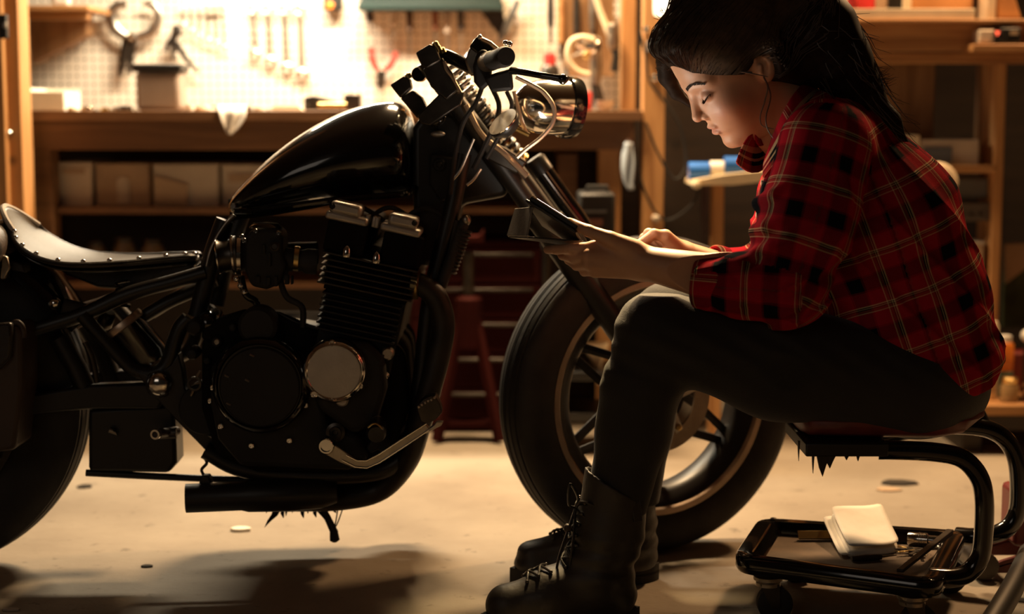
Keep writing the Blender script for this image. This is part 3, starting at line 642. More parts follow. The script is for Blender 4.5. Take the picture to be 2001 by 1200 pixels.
h = W(1930, 628, 4.46).z - bbz
MB().lathe(c, (0, 0, 1), [(.022, 0), (.023, .003), (.023, h-.012), (.018, h), (0, h)], 20).build('barrel', MT['cream'], t)
MB().lathe(c, (0, 0, 1), [(.0235, .02), (.0235, .05)], 20, cap=False).build('band', MT['card'], t)
t = thing('aerosol_can', 'orange and green aerosol can with a white top on the low board', 'can', onb(1962, 4.5)); c = onb(1960, 4.5)
h = W(1960, 655, 4.5).z - bbz
MB().lathe(c, (0, 0, 1), [(.022, 0), (.0235, .003), (.0235, h*.42), (.0225, h*.43)], 20).build('lower_label', mat('green_label', (.10, .13, .09), .5, var=.5, scale=30), t)
MB().lathe(c + Vector((0, 0, h*.43)), (0, 0, 1), [(.0225, 0), (.0235, .002), (.0235, h*.42), (.018, h*.46)], 20).build('upper_label', MT['orange'], t)
MB().lathe(c + Vector((0, 0, h*.89)), (0, 0, 1), [(.017, 0), (.017, h*.10), (.012, h*.11)], 16).build('cap', MT['white_plastic'], t)
t = thing('glass_jar', 'small glass jar of screws at the front of the low board', 'jar', onb(1972, 4.42)); c = onb(1972, 4.42)
MB().lathe(c, (0, 0, 1), [(.02, 0), (.024, .004), (.024, .04), (.018, .05)], 20).build('glass', mat('amber_glass', (.35, .22, .10), .12, alpha=.75), t)
MB().lathe(c + Vector((0, 0, .05)), (0, 0, 1), [(.019, 0), (.020, .002), (.020, .012), (.018, .014)], 20).build('lid', MT['brass'], t)
t = thing('metal_fittings', 'shiny chrome fittings piled at the right edge of the low board', 'fittings', onb(1995, 4.42)); c = onb(1996, 4.42)
for k, (dx, dz) in enumerate(((0, .012), (.02, .012), (.008, .034), (.028, .036), (.015, .058))):
    MB().lathe(c + Vector((dx, 0, dz-.012)), (.2*(k-2), -1, .6), [(.006, -.008), (.012, -.008), (.012, .008), (.006, .008)], 6, cap=False, closed=True).build('nut', MT['chrome'], t)
c = onb(2003, 4.5) + Vector((0, 0, .165))
t = thing('light_bulb', 'white frosted bulb at the right edge above the chrome fittings', 'bulb', c)
MB().ell(c, .018, 16, 10).build('globe', MT['white_plastic'], t)
MB().tube([c + Vector((0, .01, -.012)), onb(2003, 4.5) + Vector((0, .012, 0))], .006, 8).build('stem', MT['dark_steel'], t)
tag(MB().pbox(1978, 690, 2090, 770, 4.56, .1).build('red_tin', MT['red_paint'], bevel=.004), 'dark red tin box at the right edge of the low board', 'tin')
# trolley jack at lower right
jk = thing('trolley_jack', 'red trolley jack on the floor at the lower right edge', 'jack', FL(1990, 1120))
p0 = FL(1908, 1132); Yk = p0.y
for dY in (0, .13):
    MB().prism([Vector((W(x, y, Yk).x, Yk+dY, max(.012, W(x, y, Yk).z))) for x, y in ((1896, 1140), (1904, 1122), (1960, 1096), (2080, 1060), (2120, 1060), (2120, 1140))], (0, .012, 0)).build('side_plate', MT['red_paint'], jk, bevel=.002)
MB().tube([Vector((W(1920, 1128, Yk).x, Yk-.02, .030)), Vector((W(1920, 1128, Yk).x, Yk+.16, .030))], .026, 16).build('roller', MT['dark_steel'], jk)
MB().pbox(1985, 960, 2060, 1070, Yk+.03, .10).build('cylinder_housing', MT['red_paint'], jk, bevel=.01)
a = W(2012, 1080, Yk-.06); b = W(1950, 1195, 2.75); 
MB().tube([Vector((a.x, a.y, a.z)), Vector((W(1978, 1150, 2.9).x, 2.9, W(1978, 1150, 2.9).z)), Vector((W(1935, 1215, 2.72).x, 2.72, .05))], .020, 12, sub=5).build('handle', MT['black_plastic'], jk)
# bits on the floor
def scrap(px, py, w, d, m, label, rz=.3, h=.003):
    p = FL(px, py); o = MB().prism([p + Vector((w*math.cos(a+rz)*(1+.25*math.sin(5*a)), d*math.sin(a+rz), 0.0005)) for a in np.linspace(0, 5.5, 8)], (0, 0, h)).build('scrap', m)
    return tag(o, label, 'scrap')
scrap(470, 1037, .022, .016, MT['paper'], 'small pale crumpled scrap on the floor below the muffler', h=.006)
scrap(22, 1193, .016, .008, MT['card_pale'], 'thin pale wood sliver on the floor at the lower left corner', .1)
scrap(165, 952, .018, .02, MT['dirt'], 'dark flake on the floor right of the rear tyre')
scrap(1735, 958, .03, .02, MT['card'], 'folded brown paper scrap on the floor behind the stool')
scrap(1755, 945, .045, .03, MT['dirt'], 'dark oily rag scrap on the floor behind the stool', h=.004)
scrap(1935, 868, .05, .06, MT['card'], 'pale card scrap lying on the floor behind the stool back rail')
scrap(287, 1108, .012, .008, MT['dirt'], 'tiny dark chip on the floor in the bike shadow')
# ================================================================ MOTORCYCLE
def Yc(px): return 3.27 + (px + 160) / 1450.0 * .115
def BW(px, py, off=0.0): return W(px, py, Yc(px) - off)
def far(p, px): return Vector((p.x, 2*Yc(px) - p.y, p.z))
bike = thing('motorcycle', 'black stripped-down custom motorcycle with its front wheel turned, parked in front of the bench', 'motorcycle', (BW(600, 900).x, Yc(600), 0))
def bt(name, pts, off, r, m, par=bike, n=12, sub=6, **k):
    """tube through (px, py[, off]) points at the given offset from the bike's centre plane"""
    P = [BW(p[0], p[1], p[2] if len(p) > 2 else off) for p in pts]
    return MB().tube(P, r, n, sub=sub, **k).build(name, m, par)
def both(name, pts, off, r, m, par=bike, n=12, sub=6, **k):
    o1 = bt(name, pts, off, r, m, par, n, sub, **k)
    P = [far(BW(p[0], p[1], p[2] if len(p) > 2 else off), p[0]) for p in pts]
    o2 = MB().tube(P, r, n, sub=sub, **k).build(name, m, par); return o1, o2
def bp(name, pix, o0, o1, m, par=bike, bevel=.003, seg=2):
    """plate: pixel outline at offset o0, running back to offset o1"""
    return MB().prism([BW(x, y, o0) for x, y in pix], (0, o0-o1, 0)).build(name, m, par, bevel=bevel, seg=seg)
def bcyl(name, px, py, off, r, d, m, par=bike, n=32, prof=None, axis=(0, -1, 0)):
    """disc facing the camera side: r in metres, from off-d to off"""
    c = BW(px, py, off)
    prof = prof or [(0, -d), (r, -d), (r, -.003), (r-.003, 0), (0, 0)]
    return MB().lathe(c, axis, prof, n, cap=False).build(name, m, par)
def screw(px, py, off, par, m='chrome', r=.0055):
    c = BW(px, py, off)
    return MB().lathe(c, (0, -1, 0), [(r, -.004), (r, .002), (r*.75, .0035), (r*.45, .0035), (r*.4, .0015), (0, .0015)], 10, cap=False).build('screw', MT[m], par)
# ---------------------------------------------------------------- wheels
def wheel(name, C, n, R, rim, wd, spokes, m_rim, hubr, disc=None):
    n = Vector(n).normalized(); up = Vector((0, 0, 1)); up = (up - n*up.dot(n)).normalized(); sd = n.cross(up)
    h = wd/2; t = R - rim
    pr = [(rim-.012, -h*.60), (rim+.001, -h*.80), (rim+t*.12, -h*.93), (rim+t*.38, -h*1.0), (rim+t*.66, -h*.96), (rim+t*.80, -h*.86), (R-.008, -h*.70)]
    half = pr[:]
    g = [(.62, 0), (.585, 1), (.55, 1), (.54, 0), (.36, 0), (.345, 1), (.31, 1), (.295, 0), (.10, 0), (.085, 1), (.03, 1), (.015, 0)]
    crown = lambda q: R - .010*(q/.7)**2.4*1.0
    half += [(crown(q) - (.006 if k else 0), -h*q) for q, k in g]
    prof = half + [(r, -z) for r, z in half[::-1]]
    tyre_o = None
    root = None
    # rim: lip, well
    rp = [(rim-.008, -h*.84), (rim+.003, -h*.86), (rim+.004, -h*.70), (rim-.006, -h*.60), (rim-.012, -h*.40), (rim-.012, h*.40), (rim-.006, h*.60), (rim+.004, h*.70), (rim+.003, h*.86), (rim-.008, h*.84), (rim-.014, h*.72), (rim-.016, h*.55), (rim-.016, -h*.55), (rim-.014, -h*.72)]
    rim_o = MB().lathe(C, n, rp, 72, cap=False, closed=True).build(name, m_rim, bike)
    MB().lathe(C, n, prof, 96, cap=False).build('tyre', MT['rubber'], rim_o)
    ip = [(rim-.0135, -h*.74), (rim-.019, -h*.70), (rim-.036, -h*.52), (rim-.044, -h*.35), (rim-.044, h*.35), (rim-.036, h*.52), (rim-.019, h*.70), (rim-.0135, h*.74)]
    MB().lathe(C, n, ip, 72, cap=False).build('inner_band', MT['black_satin'], rim_o)
    MB().lathe(C, n, [(0, -h*.8), (hubr*.5, -h*.8), (hubr, -h*.5), (hubr*.8, -h*.3), (hubr*.8, h*.3), (hubr, h*.5), (hubr*.5, h*.8), (0, h*.8)], 32, cap=False).build('hub', MT['black_cast'], rim_o)
    for a in spokes:
        a = math.radians(a)
        e = C + (sd*math.cos(a) + up*math.sin(a))*(rim-.044)
        for q in (-1, 1):
            b = a + q*math.radians(34)
            s = C + (sd*math.cos(b) + up*math.sin(b))*hubr*.9 + n*h*.20
            tg = (up*math.cos(a) - sd*math.sin(a))*q*.012
            MB().tube([s, (s+e)/2 + tg*1.0, e + tg], [.011, .0095, .010], 6, flat=.8).build('spoke', MT['black_satin'], rim_o)
    return rim_o, n, up, sd
aF = math.radians(24)
nF = (math.sin(aF), -math.cos(aF), 0)
CF = W(1270, 780, 3.40); CF.z = .325
rimF, nF_, upF, sdF = wheel('front_wheel', CF, nF, .325, .238, .125, (270, 330, 30, 90, 150, 210), MT['alu_rim'], .062)
# brake disc with its carrier and bolts
dn = nF_ * .045
MB().lathe(CF+dn, nF_, [(.078, -.003), (.112, -.003), (.112, .003), (.078, .003)], 64, cap=False, closed=True).build('brake_disc', mat('disc_steel', (.30, .23, .17), .42, metal=.7, var=.15, scale=40), rimF)
MB().lathe(CF+dn*.8, nF_, [(0, .010), (.030, .010), (.034, .004), (.034, -.02), (0, -.02)], 28, cap=False).build('hub_cap', MT['black_cast'], rimF)
for k in range(5):
    a = 2*math.pi*k/5 + .4; d = sdF*math.cos(a) + upF*math.sin(a); d2 = upF*math.cos(a) - sdF*math.sin(a)
    MB().prism([CF+dn*.95+d*.03+d2*.016, CF+dn*.95+d*.084+d2*.009, CF+dn*.95+d*.084-d2*.009, CF+dn*.95+d*.03-d2*.016], nF_*.006).build('disc_arm', MT['brushed'], rimF, bevel=.001)
    MB().lathe(CF+dn*1.1+d*.074, nF_, [(.0065, 0), (.0065, .005), (.003, .006), (.0028, .003), (0, .003)], 10, cap=False).build('disc_bolt', MT['brass'], rimF)
MB().lathe(CF+dn*1.2, nF_, [(.014, 0), (.014, .02), (.007, .024), (0, .024)], 6, cap=False).build('axle_nut', MT['chrome'], rimF)
CR = W(-160, 800, 3.27); CR.z = .337
wheel('rear_wheel', CR, (0.02, -1, 0), .337, .215, .15, (20, 92, 164, 236, 308), MT['dark_steel'], .07)
# ---------------------------------------------------------------- frame
frame = bt('frame', [(402, 532), (340, 550), (250, 575), (160, 615), (60, 648), (-60, 700)], .11, .0145, MT['black_satin'])
def ft(*a, **k): return bt('frame_tube', *a, par=frame, **k)
def ftb(*a, **k): return both('frame_tube', *a, par=frame, **k)
P = [far(BW(x, y, .11), x) for x, y in ((402, 532), (340, 550), (250, 575), (160, 615), (60, 648), (-60, 700))]
MB().tube(P, .0145, 12, sub=6).build('frame_tube', MT['black_satin'], frame)
ftb([(160, 616), (205, 665), (252, 716), (272, 727)], .12, .0135, MT['black_satin'])
ftb([(368, 622), (352, 640), (340, 672), (332, 700), (318, 722), (296, 731), (268, 727)], .12, .0150, MT['black_satin'])
ftb([(385, 618), (400, 560), (415, 500), (440, 430)], .10, .018, MT['black_satin'])
ftb([(270, 625), (330, 590), (400, 560)], .06, .013, MT['black_satin'])
ftb([(905, 300), (885, 400), (860, 500), (838, 600), (825, 720), (805, 850), (760, 915), (640, 930), (480, 918), (400, 880)], .15, .0165, MT['black_satin'])
ft([(930, 250), (800, 330), (640, 380), (450, 410)], 0, .022, MT['matte_black'])
bp('pivot_plate', [(262, 722), (300, 738), (334, 712), (348, 690), (356, 720), (362, 760), (392, 800), (432, 856), (452, 905), (420, 900), (352, 830), (296, 770)], .135, .10, MT['black_satin'], frame)
bp('gusset', [(806, 250), (838, 205), (905, 225), (950, 300), (1000, 345), (990, 385), (905, 400), (880, 440), (850, 520), (815, 520), (806, 380)], .10, -.10, MT['black_satin'], frame, .012, 3)
bp('side_panel', [(840, 300), (905, 310), (902, 380), (860, 395), (838, 360)], .125, .10, MT['black_cast'], frame, .006)
bcyl('panel_bolt', 858, 322, .130, .013, .012, MT['black_cast'], frame)
screw(858, 322, .131, frame, 'dark_steel', .006)
MB().ell(BW(856, 262, .115), (.014, .008, .006), 14, 8).build('frame_plug', MT['brushed'], frame)
MB().ell(BW(856, 236, .115), (.018, .012, .010), 14, 8, Matrix.Rotation(-.6, 3, 'Y')).build('ignition_cap', MT['black_gloss'], frame)
bcyl('pivot_cap', 309, 752, .155, .022, .03, MT['chrome'], frame, 32, [(.024, -.03), (.024, -.008), (.021, 0), (.015, .005), (.007, .007), (0, .0075)])
bp('pivot_boss', [(283, 752), (290, 730), (309, 724), (330, 732), (336, 752), (328, 774), (309, 780), (290, 772)], .138, .08, MT['black_satin'], frame)
MB().tube([BW(909, 430, .16), BW(880, 510, .17), BW(862, 560, .17)], .011, 10).build('oil_line', MT['rubber'], frame)
for k in range(12):
    t = k/11; MB().lathe(BW(908-30*t, 450+80*t, .163), (-.3, 0, -1), [(.013, -.003), (.016, 0), (.013, .003)], 12, cap=False).build('line_rib', MT['rubber'], frame)
MB().ell(BW(911, 430, .165), (.009, .009, .011), 12, 8).build('line_fitting', MT['steel'], frame)
# ---------------------------------------------------------------- fuel tank
def loft_px(name, st, m, par=bike, n=28, e=2.4, subd=1):
    rings = []
    for x, yt, yb, hw, k in st:
        a = BW(x, yt); b = BW(x, yb); cz = (a.z+b.z)/2; hz = (a.z-b.z)/2; ring = []
        for j in range(n):
            q = 2*math.pi*j/n; cq, sq = math.cos(q), math.sin(q)
            z = math.copysign(abs(sq)**(2/e), sq); y = math.copysign(abs(cq)**(2/e), cq)
            w = hw*(1 - k*max(0, z)**1.5)       # narrower at the top
            ring.append(Vector((a.x + (cz - (cz+hz*z))*0, Yc(x) + w*y, cz + hz*z)))
        rings.append(ring)
    return MB().loft(rings).build(name, m, par, subd=subd, angle=70)
tank = loft_px('fuel_tank', [(451, 394, 414, .030, .1), (455, 384, 418, .050, .15), (470, 366, 420, .075, .2), (500, 333, 416, .10, .25), (540, 297, 410, .118, .28), (580, 267, 403, .128, .3), (620, 242, 397, .134, .32), (660, 222, 391, .137, .34), (700, 207, 387, .138, .36), (735, 199, 384, .137, .36), (765, 196, 381, .134, .36), (785, 199, 379, .128, .36), (800, 212, 378, .118, .34), (810, 240, 374, .098, .3), (814, 270, 366, .06, .2)], MT['black_gloss'])
rb = [BW(x, y, .10+.034*math.sin(math.pi*i/8)) for i, (x, y) in enumerate(((460, 412), (500, 412), (560, 404), (620, 395), (680, 388), (730, 384), (780, 380), (800, 376), (812, 366)))]
MB().tube(rb, .006, 8, sub=4).build('lower_seam', MT['black_gloss'], tank)
screw(456, 403, .075, tank, 'steel', .006)
# ---------------------------------------------------------------- solo seat
seat_c = [(52, 450, .085), (56, 462, .100), (66, 474, .112), (84, 488, .120), (112, 503, .124), (150, 514, .122), (190, 518, .112), (230, 517, .096), (275, 515, .076), (320, 511, .058), (355, 508, .046), (380, 506, .036), (387, 508, .020)]
vs = []; nC = 15
for i, (x, y, hw) in enumerate(seat_c):
    t = i/(len(seat_c)-1); row = []
    for j in range(nC):
        q = -1 + 2*j/(nC-1)
        lift = .016*(abs(q)**2.2)*(1 if t < .5 else 1-(t-.5)*1.4) - .014*(1-t)
        p = BW(x, y, 0); ahead = (.055*(1-abs(q)**2))*(1-t)**3
        row.append(Vector((p.x - ahead*.75, Yc(x) - hw*q, p.z + lift + ahead*1.05)))
    vs.append(row)
fs = [(i*nC+j, i*nC+j+1, (i+1)*nC+j+1, (i+1)*nC+j) for i in range(len(seat_c)-1) for j in range(nC-1)]
seat = MB().add([p for r in vs for p in r], fs).build('seat', MT['saddle'], bike, subd=2, angle=180)
sm = seat.modifiers.new('th', 'SOLIDIFY'); sm.thickness = .010; sm.offset = 0
# metal pan below, slightly larger
vp = [[p + Vector((0, -.003*(j-7)/7*-1, -.011)) for j, p in enumerate(r)] for r in vs]
pan = MB().add([p for r in vp for p in r], fs).build('seat_pan', MT['black_gloss'], seat, subd=2, angle=180)
sm = pan.modifiers.new('th', 'SOLIDIFY'); sm.thickness = .005; sm.offset = 0
edge = [r[-1] + Vector((0, -.001, .003)) for r in vs]
MB().tube(edge, .0042, 8, sub=4).build('edge_welt', MT['leather'], seat)
MB().tube([r[0] + Vector((0, .001, .003)) for r in vs], .0042, 8, sub=4).build('edge_welt', MT['leather'], seat)
ce = catmull(edge, 8)
for k in np.linspace(4, len(ce)-4, 11):
    MB().ell(ce[int(k)] + Vector((0, .006, .005)), (.0055, .0055, .0042), 10, 6).build('rivet', MT['chrome'], seat)
back = [vs[0][j] for j in range(nC)]
MB().tube([p + Vector((0, 0, .003)) for p in back], .0055, 8, sub=3).build('back_stitching', MT['cloth_pale'], seat)
# skirt under the seat, springs and bracket
bp('seat_skirt', [(62, 478), (95, 500), (150, 521), (230, 524), (330, 518), (384, 514), (372, 526), (330, 556), (262, 568), (190, 562), (130, 538), (80, 505)], .030, -.03, MT['leather'], seat, .01, 3)
for s in (1, -1):
    P = []
    for k in range(50):
        a = k/49*2*math.pi*4; p = BW(240, 560-0*k, s*.07); P.append(p + Vector((.013*math.cos(a), .013*math.sin(a), .012 - .050*k/49)))
    MB().tube(P, .0028, 6).build('seat_spring', MT['dark_steel'], seat)
bp('seat_bracket', [(330, 520), (352, 518), (362, 548), (340, 556)], .03, -.03, MT['black_satin'], seat)
# ---------------------------------------------------------------- rear: fender, bedroll, bag, swingarm, shock
rings = []
for a in np.linspace(math.radians(28), math.radians(140), 18):
    rr = .362; c = CR + Vector((math.cos(a)*rr, 0, math.sin(a)*rr)); d = Vector((math.cos(a), 0, math.sin(a)))
    rings.append([c + Vector((0, w, 0)) + d*o for w, o in ((-.085, -.03), (-.080, -.006), (-.05, .006), (0, .010), (.05, .006), (.080, -.006), (.085, -.03), (.078, -.034), (.072, -.012), (.04, -.002), (0, .002), (-.04, -.002), (-.072, -.012), (-.078, -.034))])
fend = MB().loft(rings).build('rear_fender', MT['black_gloss'], bike, angle=60)
MB().ell(BW(107, 593, .10), (.012, .012, .012), 14, 9).build('fender_bolt', MT['chrome'], fend)
bcyl('bolt_seat', 122, 598, .10, .016, .05, MT['rubber'], fend, axis=(-1, -.2, .3))
bt('fender_strut', [(10, 524), (60, 545), (100, 590), (150, 640)], .08, .014, MT['black_satin'], fend)
roll = MB(); c = BW(-14, 480, .06)
roll.lathe(c + Vector((0, .16, 0)), (0, -1, 0), [(.02, 0), (.040, .006), (.046, .03), (.044, .20), (.046, .28), (.040, .30), (.02, .305), (0, .305)], 24, cap=False)
bed = roll.build('bedroll', MT['leather_brown'], bike); lab(bed, 'brown leather roll strapped behind the seat')
MB().lathe(c + Vector((0, -.10, 0)), (0, -1, 0), [(.048, 0), (.049, .004), (.049, .026), (.048, .03)], 24, cap=False).build('strap', MT['leather'], bed)
bp('roll_buckle', [(2, 498), (14, 502), (20, 524), (8, 548), (0, 545)], .14, .12, MT['steel'], bed)
bp('buckle_bracket', [(18, 508), (44, 516), (50, 534), (24, 530)], .12, .05, MT['black_satin'], bed)
bag = bp('saddlebag', [(-120, 650), (0, 640), (30, 634), (43, 648), (44, 760), (30, 880), (-120, 900)], .21, .10, MT['leather_brown'], bike, .014, 3)
bp('bag_flap', [(-120, 640), (0, 632), (22, 630), (24, 660), (20, 700), (0, 722), (-120, 740)], .225, .205, MT['leather'], bag, .006)
bt('bag_welt', [(24, 634), (34, 630), (44, 640), (46, 660)], .20, .006, MT['leather_brown'], bag)
sw = bp('swingarm', [(60, 770), (180, 752), (300, 748), (330, 770), (310, 800), (180, 800), (-160, 830), (-160, 790)], .12, .085, MT['black_satin'], bike, .006)
MB().prism([far(BW(x, y, .085), x) for x, y in ((60, 770), (180, 752), (300, 748), (330, 770), (310, 800), (180, 800), (-160, 830), (-160, 790))], (0, .035, 0)).build('swingarm_side', MT['black_satin'], sw, bevel=.006)
both('shock_absorber', [(115, 660), (150, 720), (175, 780)], .10, .020, MT['black_satin'], bike, n=16, sub=0)
bt('brake_rod', [(166, 668), (180, 700), (190, 748)], .12, .006, MT['dark_steel'], bike)
can = MB(); c0 = BW(236, 630, .085); c1 = BW(300, 708, .085); ax = c1-c0
can.lathe(c0, ax, [(0, -.002), (.038, -.002), (.043, .004), (.043, .012), (.040, .016), (.041, ax.length*.85), (.036, ax.length), (0, ax.length)], 32, cap=False)
cano = can.build('oil_canister', MT['black_gloss'], bike)
MB().lathe(c0, ax, [(.0425, -.001), (.0445, .004), (.0445, .012), (.0425, .014)], 32, cap=False).build('canister_rim', MT['alu_rim'], cano)
MB().lathe(BW(208, 622, .05), (.4, -.3, .8), [(.012, -.02), (.016, -.015), (.016, .01), (.011, .016), (0, .016)], 16, cap=False).build('canister_valve', MT['dark_steel'], cano)
bp('battery_box', [(172, 800), (340, 790), (345, 905), (330, 925), (172, 922)], .10, .02, MT['black_satin'], bike, .008)
bt('link_rod', [(168, 924), (300, 931), (490, 939)], .09, .007, MT['black_satin'], bike, sub=0)
pg_ = bt('rear_footpeg', [(345, 846), (312, 848)], .13, .011, MT['dark_steel'], bike, sub=0)
MB().lathe(BW(304, 849, .17), (-.25, -1, 0), [(.006, -.004), (.0095, -.004), (.0105, 0), (.0095, .003), (.006, .003)], 18, cap=False, closed=True).build('peg_ring', MT['chrome'], pg_)
MB().tube([BW(308, 848, .168), BW(345, 842, .10)], .009, 12).build('peg_stub', MT['leather_brown'], pg_)
bt('stay', [(220, 838), (228, 846), (214, 840)], .11, .006, MT['steel'], bike, sub=0)
# ---------------------------------------------------------------- engine
eng = bp('engine', [(392, 660), (430, 652), (470, 650), (540, 650), (600, 652), (640, 652), (740, 650), (790, 690), (800, 800), (770, 880), (700, 925), (500, 925), (420, 890), (392, 800)], .185, -.185, MT['matte_black'], bike, .015, 3)
bp('upper_crankcase', [(392, 664), (396, 640), (430, 622), (470, 610), (540, 615), (600, 640), (640, 650), (640, 664)], .184, .13, MT['matte_black'], eng, .010, 3)
TL = math.atan2(39, 183)       # the cylinders lean forward
def rot12(px, py, cx=617, cy=560):
    dx, dy = px-cx, py-cy; return (cx + dx*math.cos(TL) - dy*math.sin(TL), cy + dx*math.sin(TL) + dy*math.cos(TL))
def tilted(name, x0, y0, x1, y1, o0, o1, m, par=eng, bevel=.002):
    return bp(name, [rot12(x0, y0), rot12(x1, y0), rot12(x1, y1), rot12(x0, y1)], o0, o1, m, par, bevel)
tilted('cylinder_block', 640, 548, 795, 700, .20, -.20, MT['black_cast'])
tilted('cylinder_head', 632, 480, 795, 560, .21, -.21, MT['matte_black'])
for k in range(6): tilted('cooling_fin', 617, 489 + 11.8*k, 806, 493 + 11.8*k, .235, -.235, MT['dark_steel'], bevel=.001)
for k in range(7): tilted('cooling_fin', 632, 566 + 11.8*k, 790, 570 + 11.8*k, .225, -.225, MT['black_cast'], bevel=.001)
tilted('cam_box', 614, 424, 694, 488, .225, -.225, MT['matte_black'], bevel=.006)
tilted('cam_box', 726, 424, 806, 488, .225, -.225, MT['matte_black'], bevel=.006)
tilted('cam_cover', 606, 410, 690, 426, .23, .13, MT['brushed'], bevel=.005)
tilted('cam_cover', 716, 410, 796, 426, .23, .13, MT['brushed'], bevel=.005)
tilted('cam_cap', 612, 388, 674, 412, .232, .16, MT['brushed'], bevel=.007)
tilted('cam_cap', 728, 388, 786, 412, .232, .16, MT['brushed'], bevel=.007)
for x in (684, 698, 704): tilted('cap_lug', x, 402, x+8, 424, .21, .18, MT['brushed'], bevel=.002)
for (x, y) in rot12(616, 400), rot12(779, 399): bcyl('cap_screw', x, y, .234, .006, .006, MT['black_cast'], eng, 12)
for x, y in ((677, 488), (735, 500)):
    MB().lathe(BW(x, y+10, .235), (.1, 0, 1), [(.0075, -.004), (.0085, 0), (.007, .012), (.003, .017), (0, .018)], 12, cap=False).build('acorn_nut', MT['chrome'], eng)
for x in (700, 640, 770): bt('plug_lead', [(x, 480), (x+5, 430), (x+50, 404), (x+95, 420), (x+135, 455)] if x == 720 else [(x+18, 478), (x+22, 430), (x+60, 406), (x+100, 424), (x+128, 448)], .12, .0045, MT['rubber'], eng)
# clutch side
bp('clutch_case', [(410, 790), (412, 720), (440, 680), (500, 662), (560, 672), (600, 700), (622, 760), (640, 830), (700, 850), (720, 900), (680, 920), (470, 912), (425, 860)], .215, .16, MT['black_cast'], eng, .010, 3)
bcyl('clutch_rim', 507, 755, .238, .084, .03, MT['black_gloss'], eng, 56, [(.092, -.03), (.091, -.012), (.086, -.002), (.080, .002), (.077, -.003), (0, -.003)])
bcyl('clutch_cover', 507, 757, .241, .075, .006, MT['black_cast'], eng, 56)
for a, s in ((105, .064), (160, .068), (205, .068), (150, .030)):
    p = BW(507, 757, .2415); a = math.radians(a)
    MB().tube([p + Vector((math.cos(a)*s, 0, math.sin(a)*s)), p + Vector((math.cos(a)*s+.008, 0, math.sin(a)*s-.004))], .0022, 6).build('cover_mark', MT['steel'], eng)
for x, y in ((446, 697), (518, 668), (568, 708), (416, 757), (431, 833), (491, 871), (565, 861), (597, 792), (411, 783), (655, 845)): screw(x, y, .222 if (x, y) not in ((411, 783), ) else .19, eng)
bcyl('alternator_cover', 652, 727, .256, .058, .05, MT['chrome'], eng, 64, [(.060, -.05), (.060, -.012), (.055, -.002), (.050, .001), (.048, -.001)])
bcyl('alternator_face', 652, 727, .2555, .0485, .003, MT['brushed'], eng, 64, [(.0485, -.003), (.0485, 0), (0, 0.0005)])
for x, y in ((649, 671), (614, 770), (702, 754)): screw(x, y, .252, eng, 'chrome', .007)
bcyl('cover_boss', 668, 783, .24, .012, .02, MT['brushed'], eng, 20)
bp('timing_case', [(600, 700), (640, 660), (720, 670), (752, 700), (756, 760), (735, 830), (690, 850), (620, 800)], .232, .17, MT['black_cast'], eng, .012, 3)
bcyl('starter_cover', 502, 638, .225, .034, .05, MT['black_cast'], eng, 32, [(.036, -.05), (.036, -.006), (.030, 0), (0, .001)])
bp('starter_motor', [(545, 640), (620, 650), (640, 665), (610, 690), (560, 680)], .17, .0, MT['black_cast'], eng, .012, 3)
bcyl('oil_plug', 655, 846, .225, .018, .02, MT['dark_steel'], eng, 24, [(.018, -.02), (.018, -.004), (.012, -.002), (.011, .003), (.006, .003), (.006, -.001), (0, -.001)])
bcyl('oil_plug', 680, 811, .228, .0145, .02, MT['black_cast'], eng, 24)
bcyl('sensor', 757, 692, .225, .012, .03, MT['steel'], eng, 20)
bt('sensor_arm', [(748, 692), (742, 715), (750, 740)], .22, .006, MT['black_cast'], eng)
bcyl('sensor_bolt', 754, 735, .223, .006, .01, MT['steel'], eng, 10)
for x, y, r in ((424, 668, .012), (380, 640, .016), (375, 692, .012), (455, 640, .009), (405, 705, .008)):
    bcyl('case_boss', x, y, .19, r, .04, MT['black_cast'], eng, 20, [(r, -.04), (r, -.004), (r*.7, .004), (r*.3, .006), (0, .006)])
screw(424, 668, .196, eng, 'steel', .006)
bcyl('hose_union', 405, 632, .17, .022, .08, MT['black_gloss'], eng, 24, [(.020, -.08), (.022, -.02), (.018, .004), (.010, .012), (0, .013)])
c = BW(380, 750, .175)
MB().lathe(c, (0, -1, 0), [(.010, -.003), (.0135, -.003), (.0135, .003), (.010, .003)], 24, cap=False, closed=True).build('clamp_ring', MT['dark_steel'], eng)
MB().tube([BW(383, 737, .175), BW(391, 725, .175)], .0022, 6).build('clamp_tail', MT['steel'], eng)
MB().tube([BW(377, 764, .175), BW(373, 774, .175)], .0022, 6).build('clamp_tail', MT['steel'], eng)
bp('side_stay', [(405, 851), (432, 858), (439, 866), (418, 860)], .16, .15, MT['brushed'], eng, .001)
bp('chain_guide', [(436, 868), (448, 878), (462, 892), (464, 897), (450, 889)], .16, .15, MT['brushed'], eng, .001)
bcyl('sprocket_cover', 400, 800, .17, .05, .06, MT['black_cast'], eng, 32)
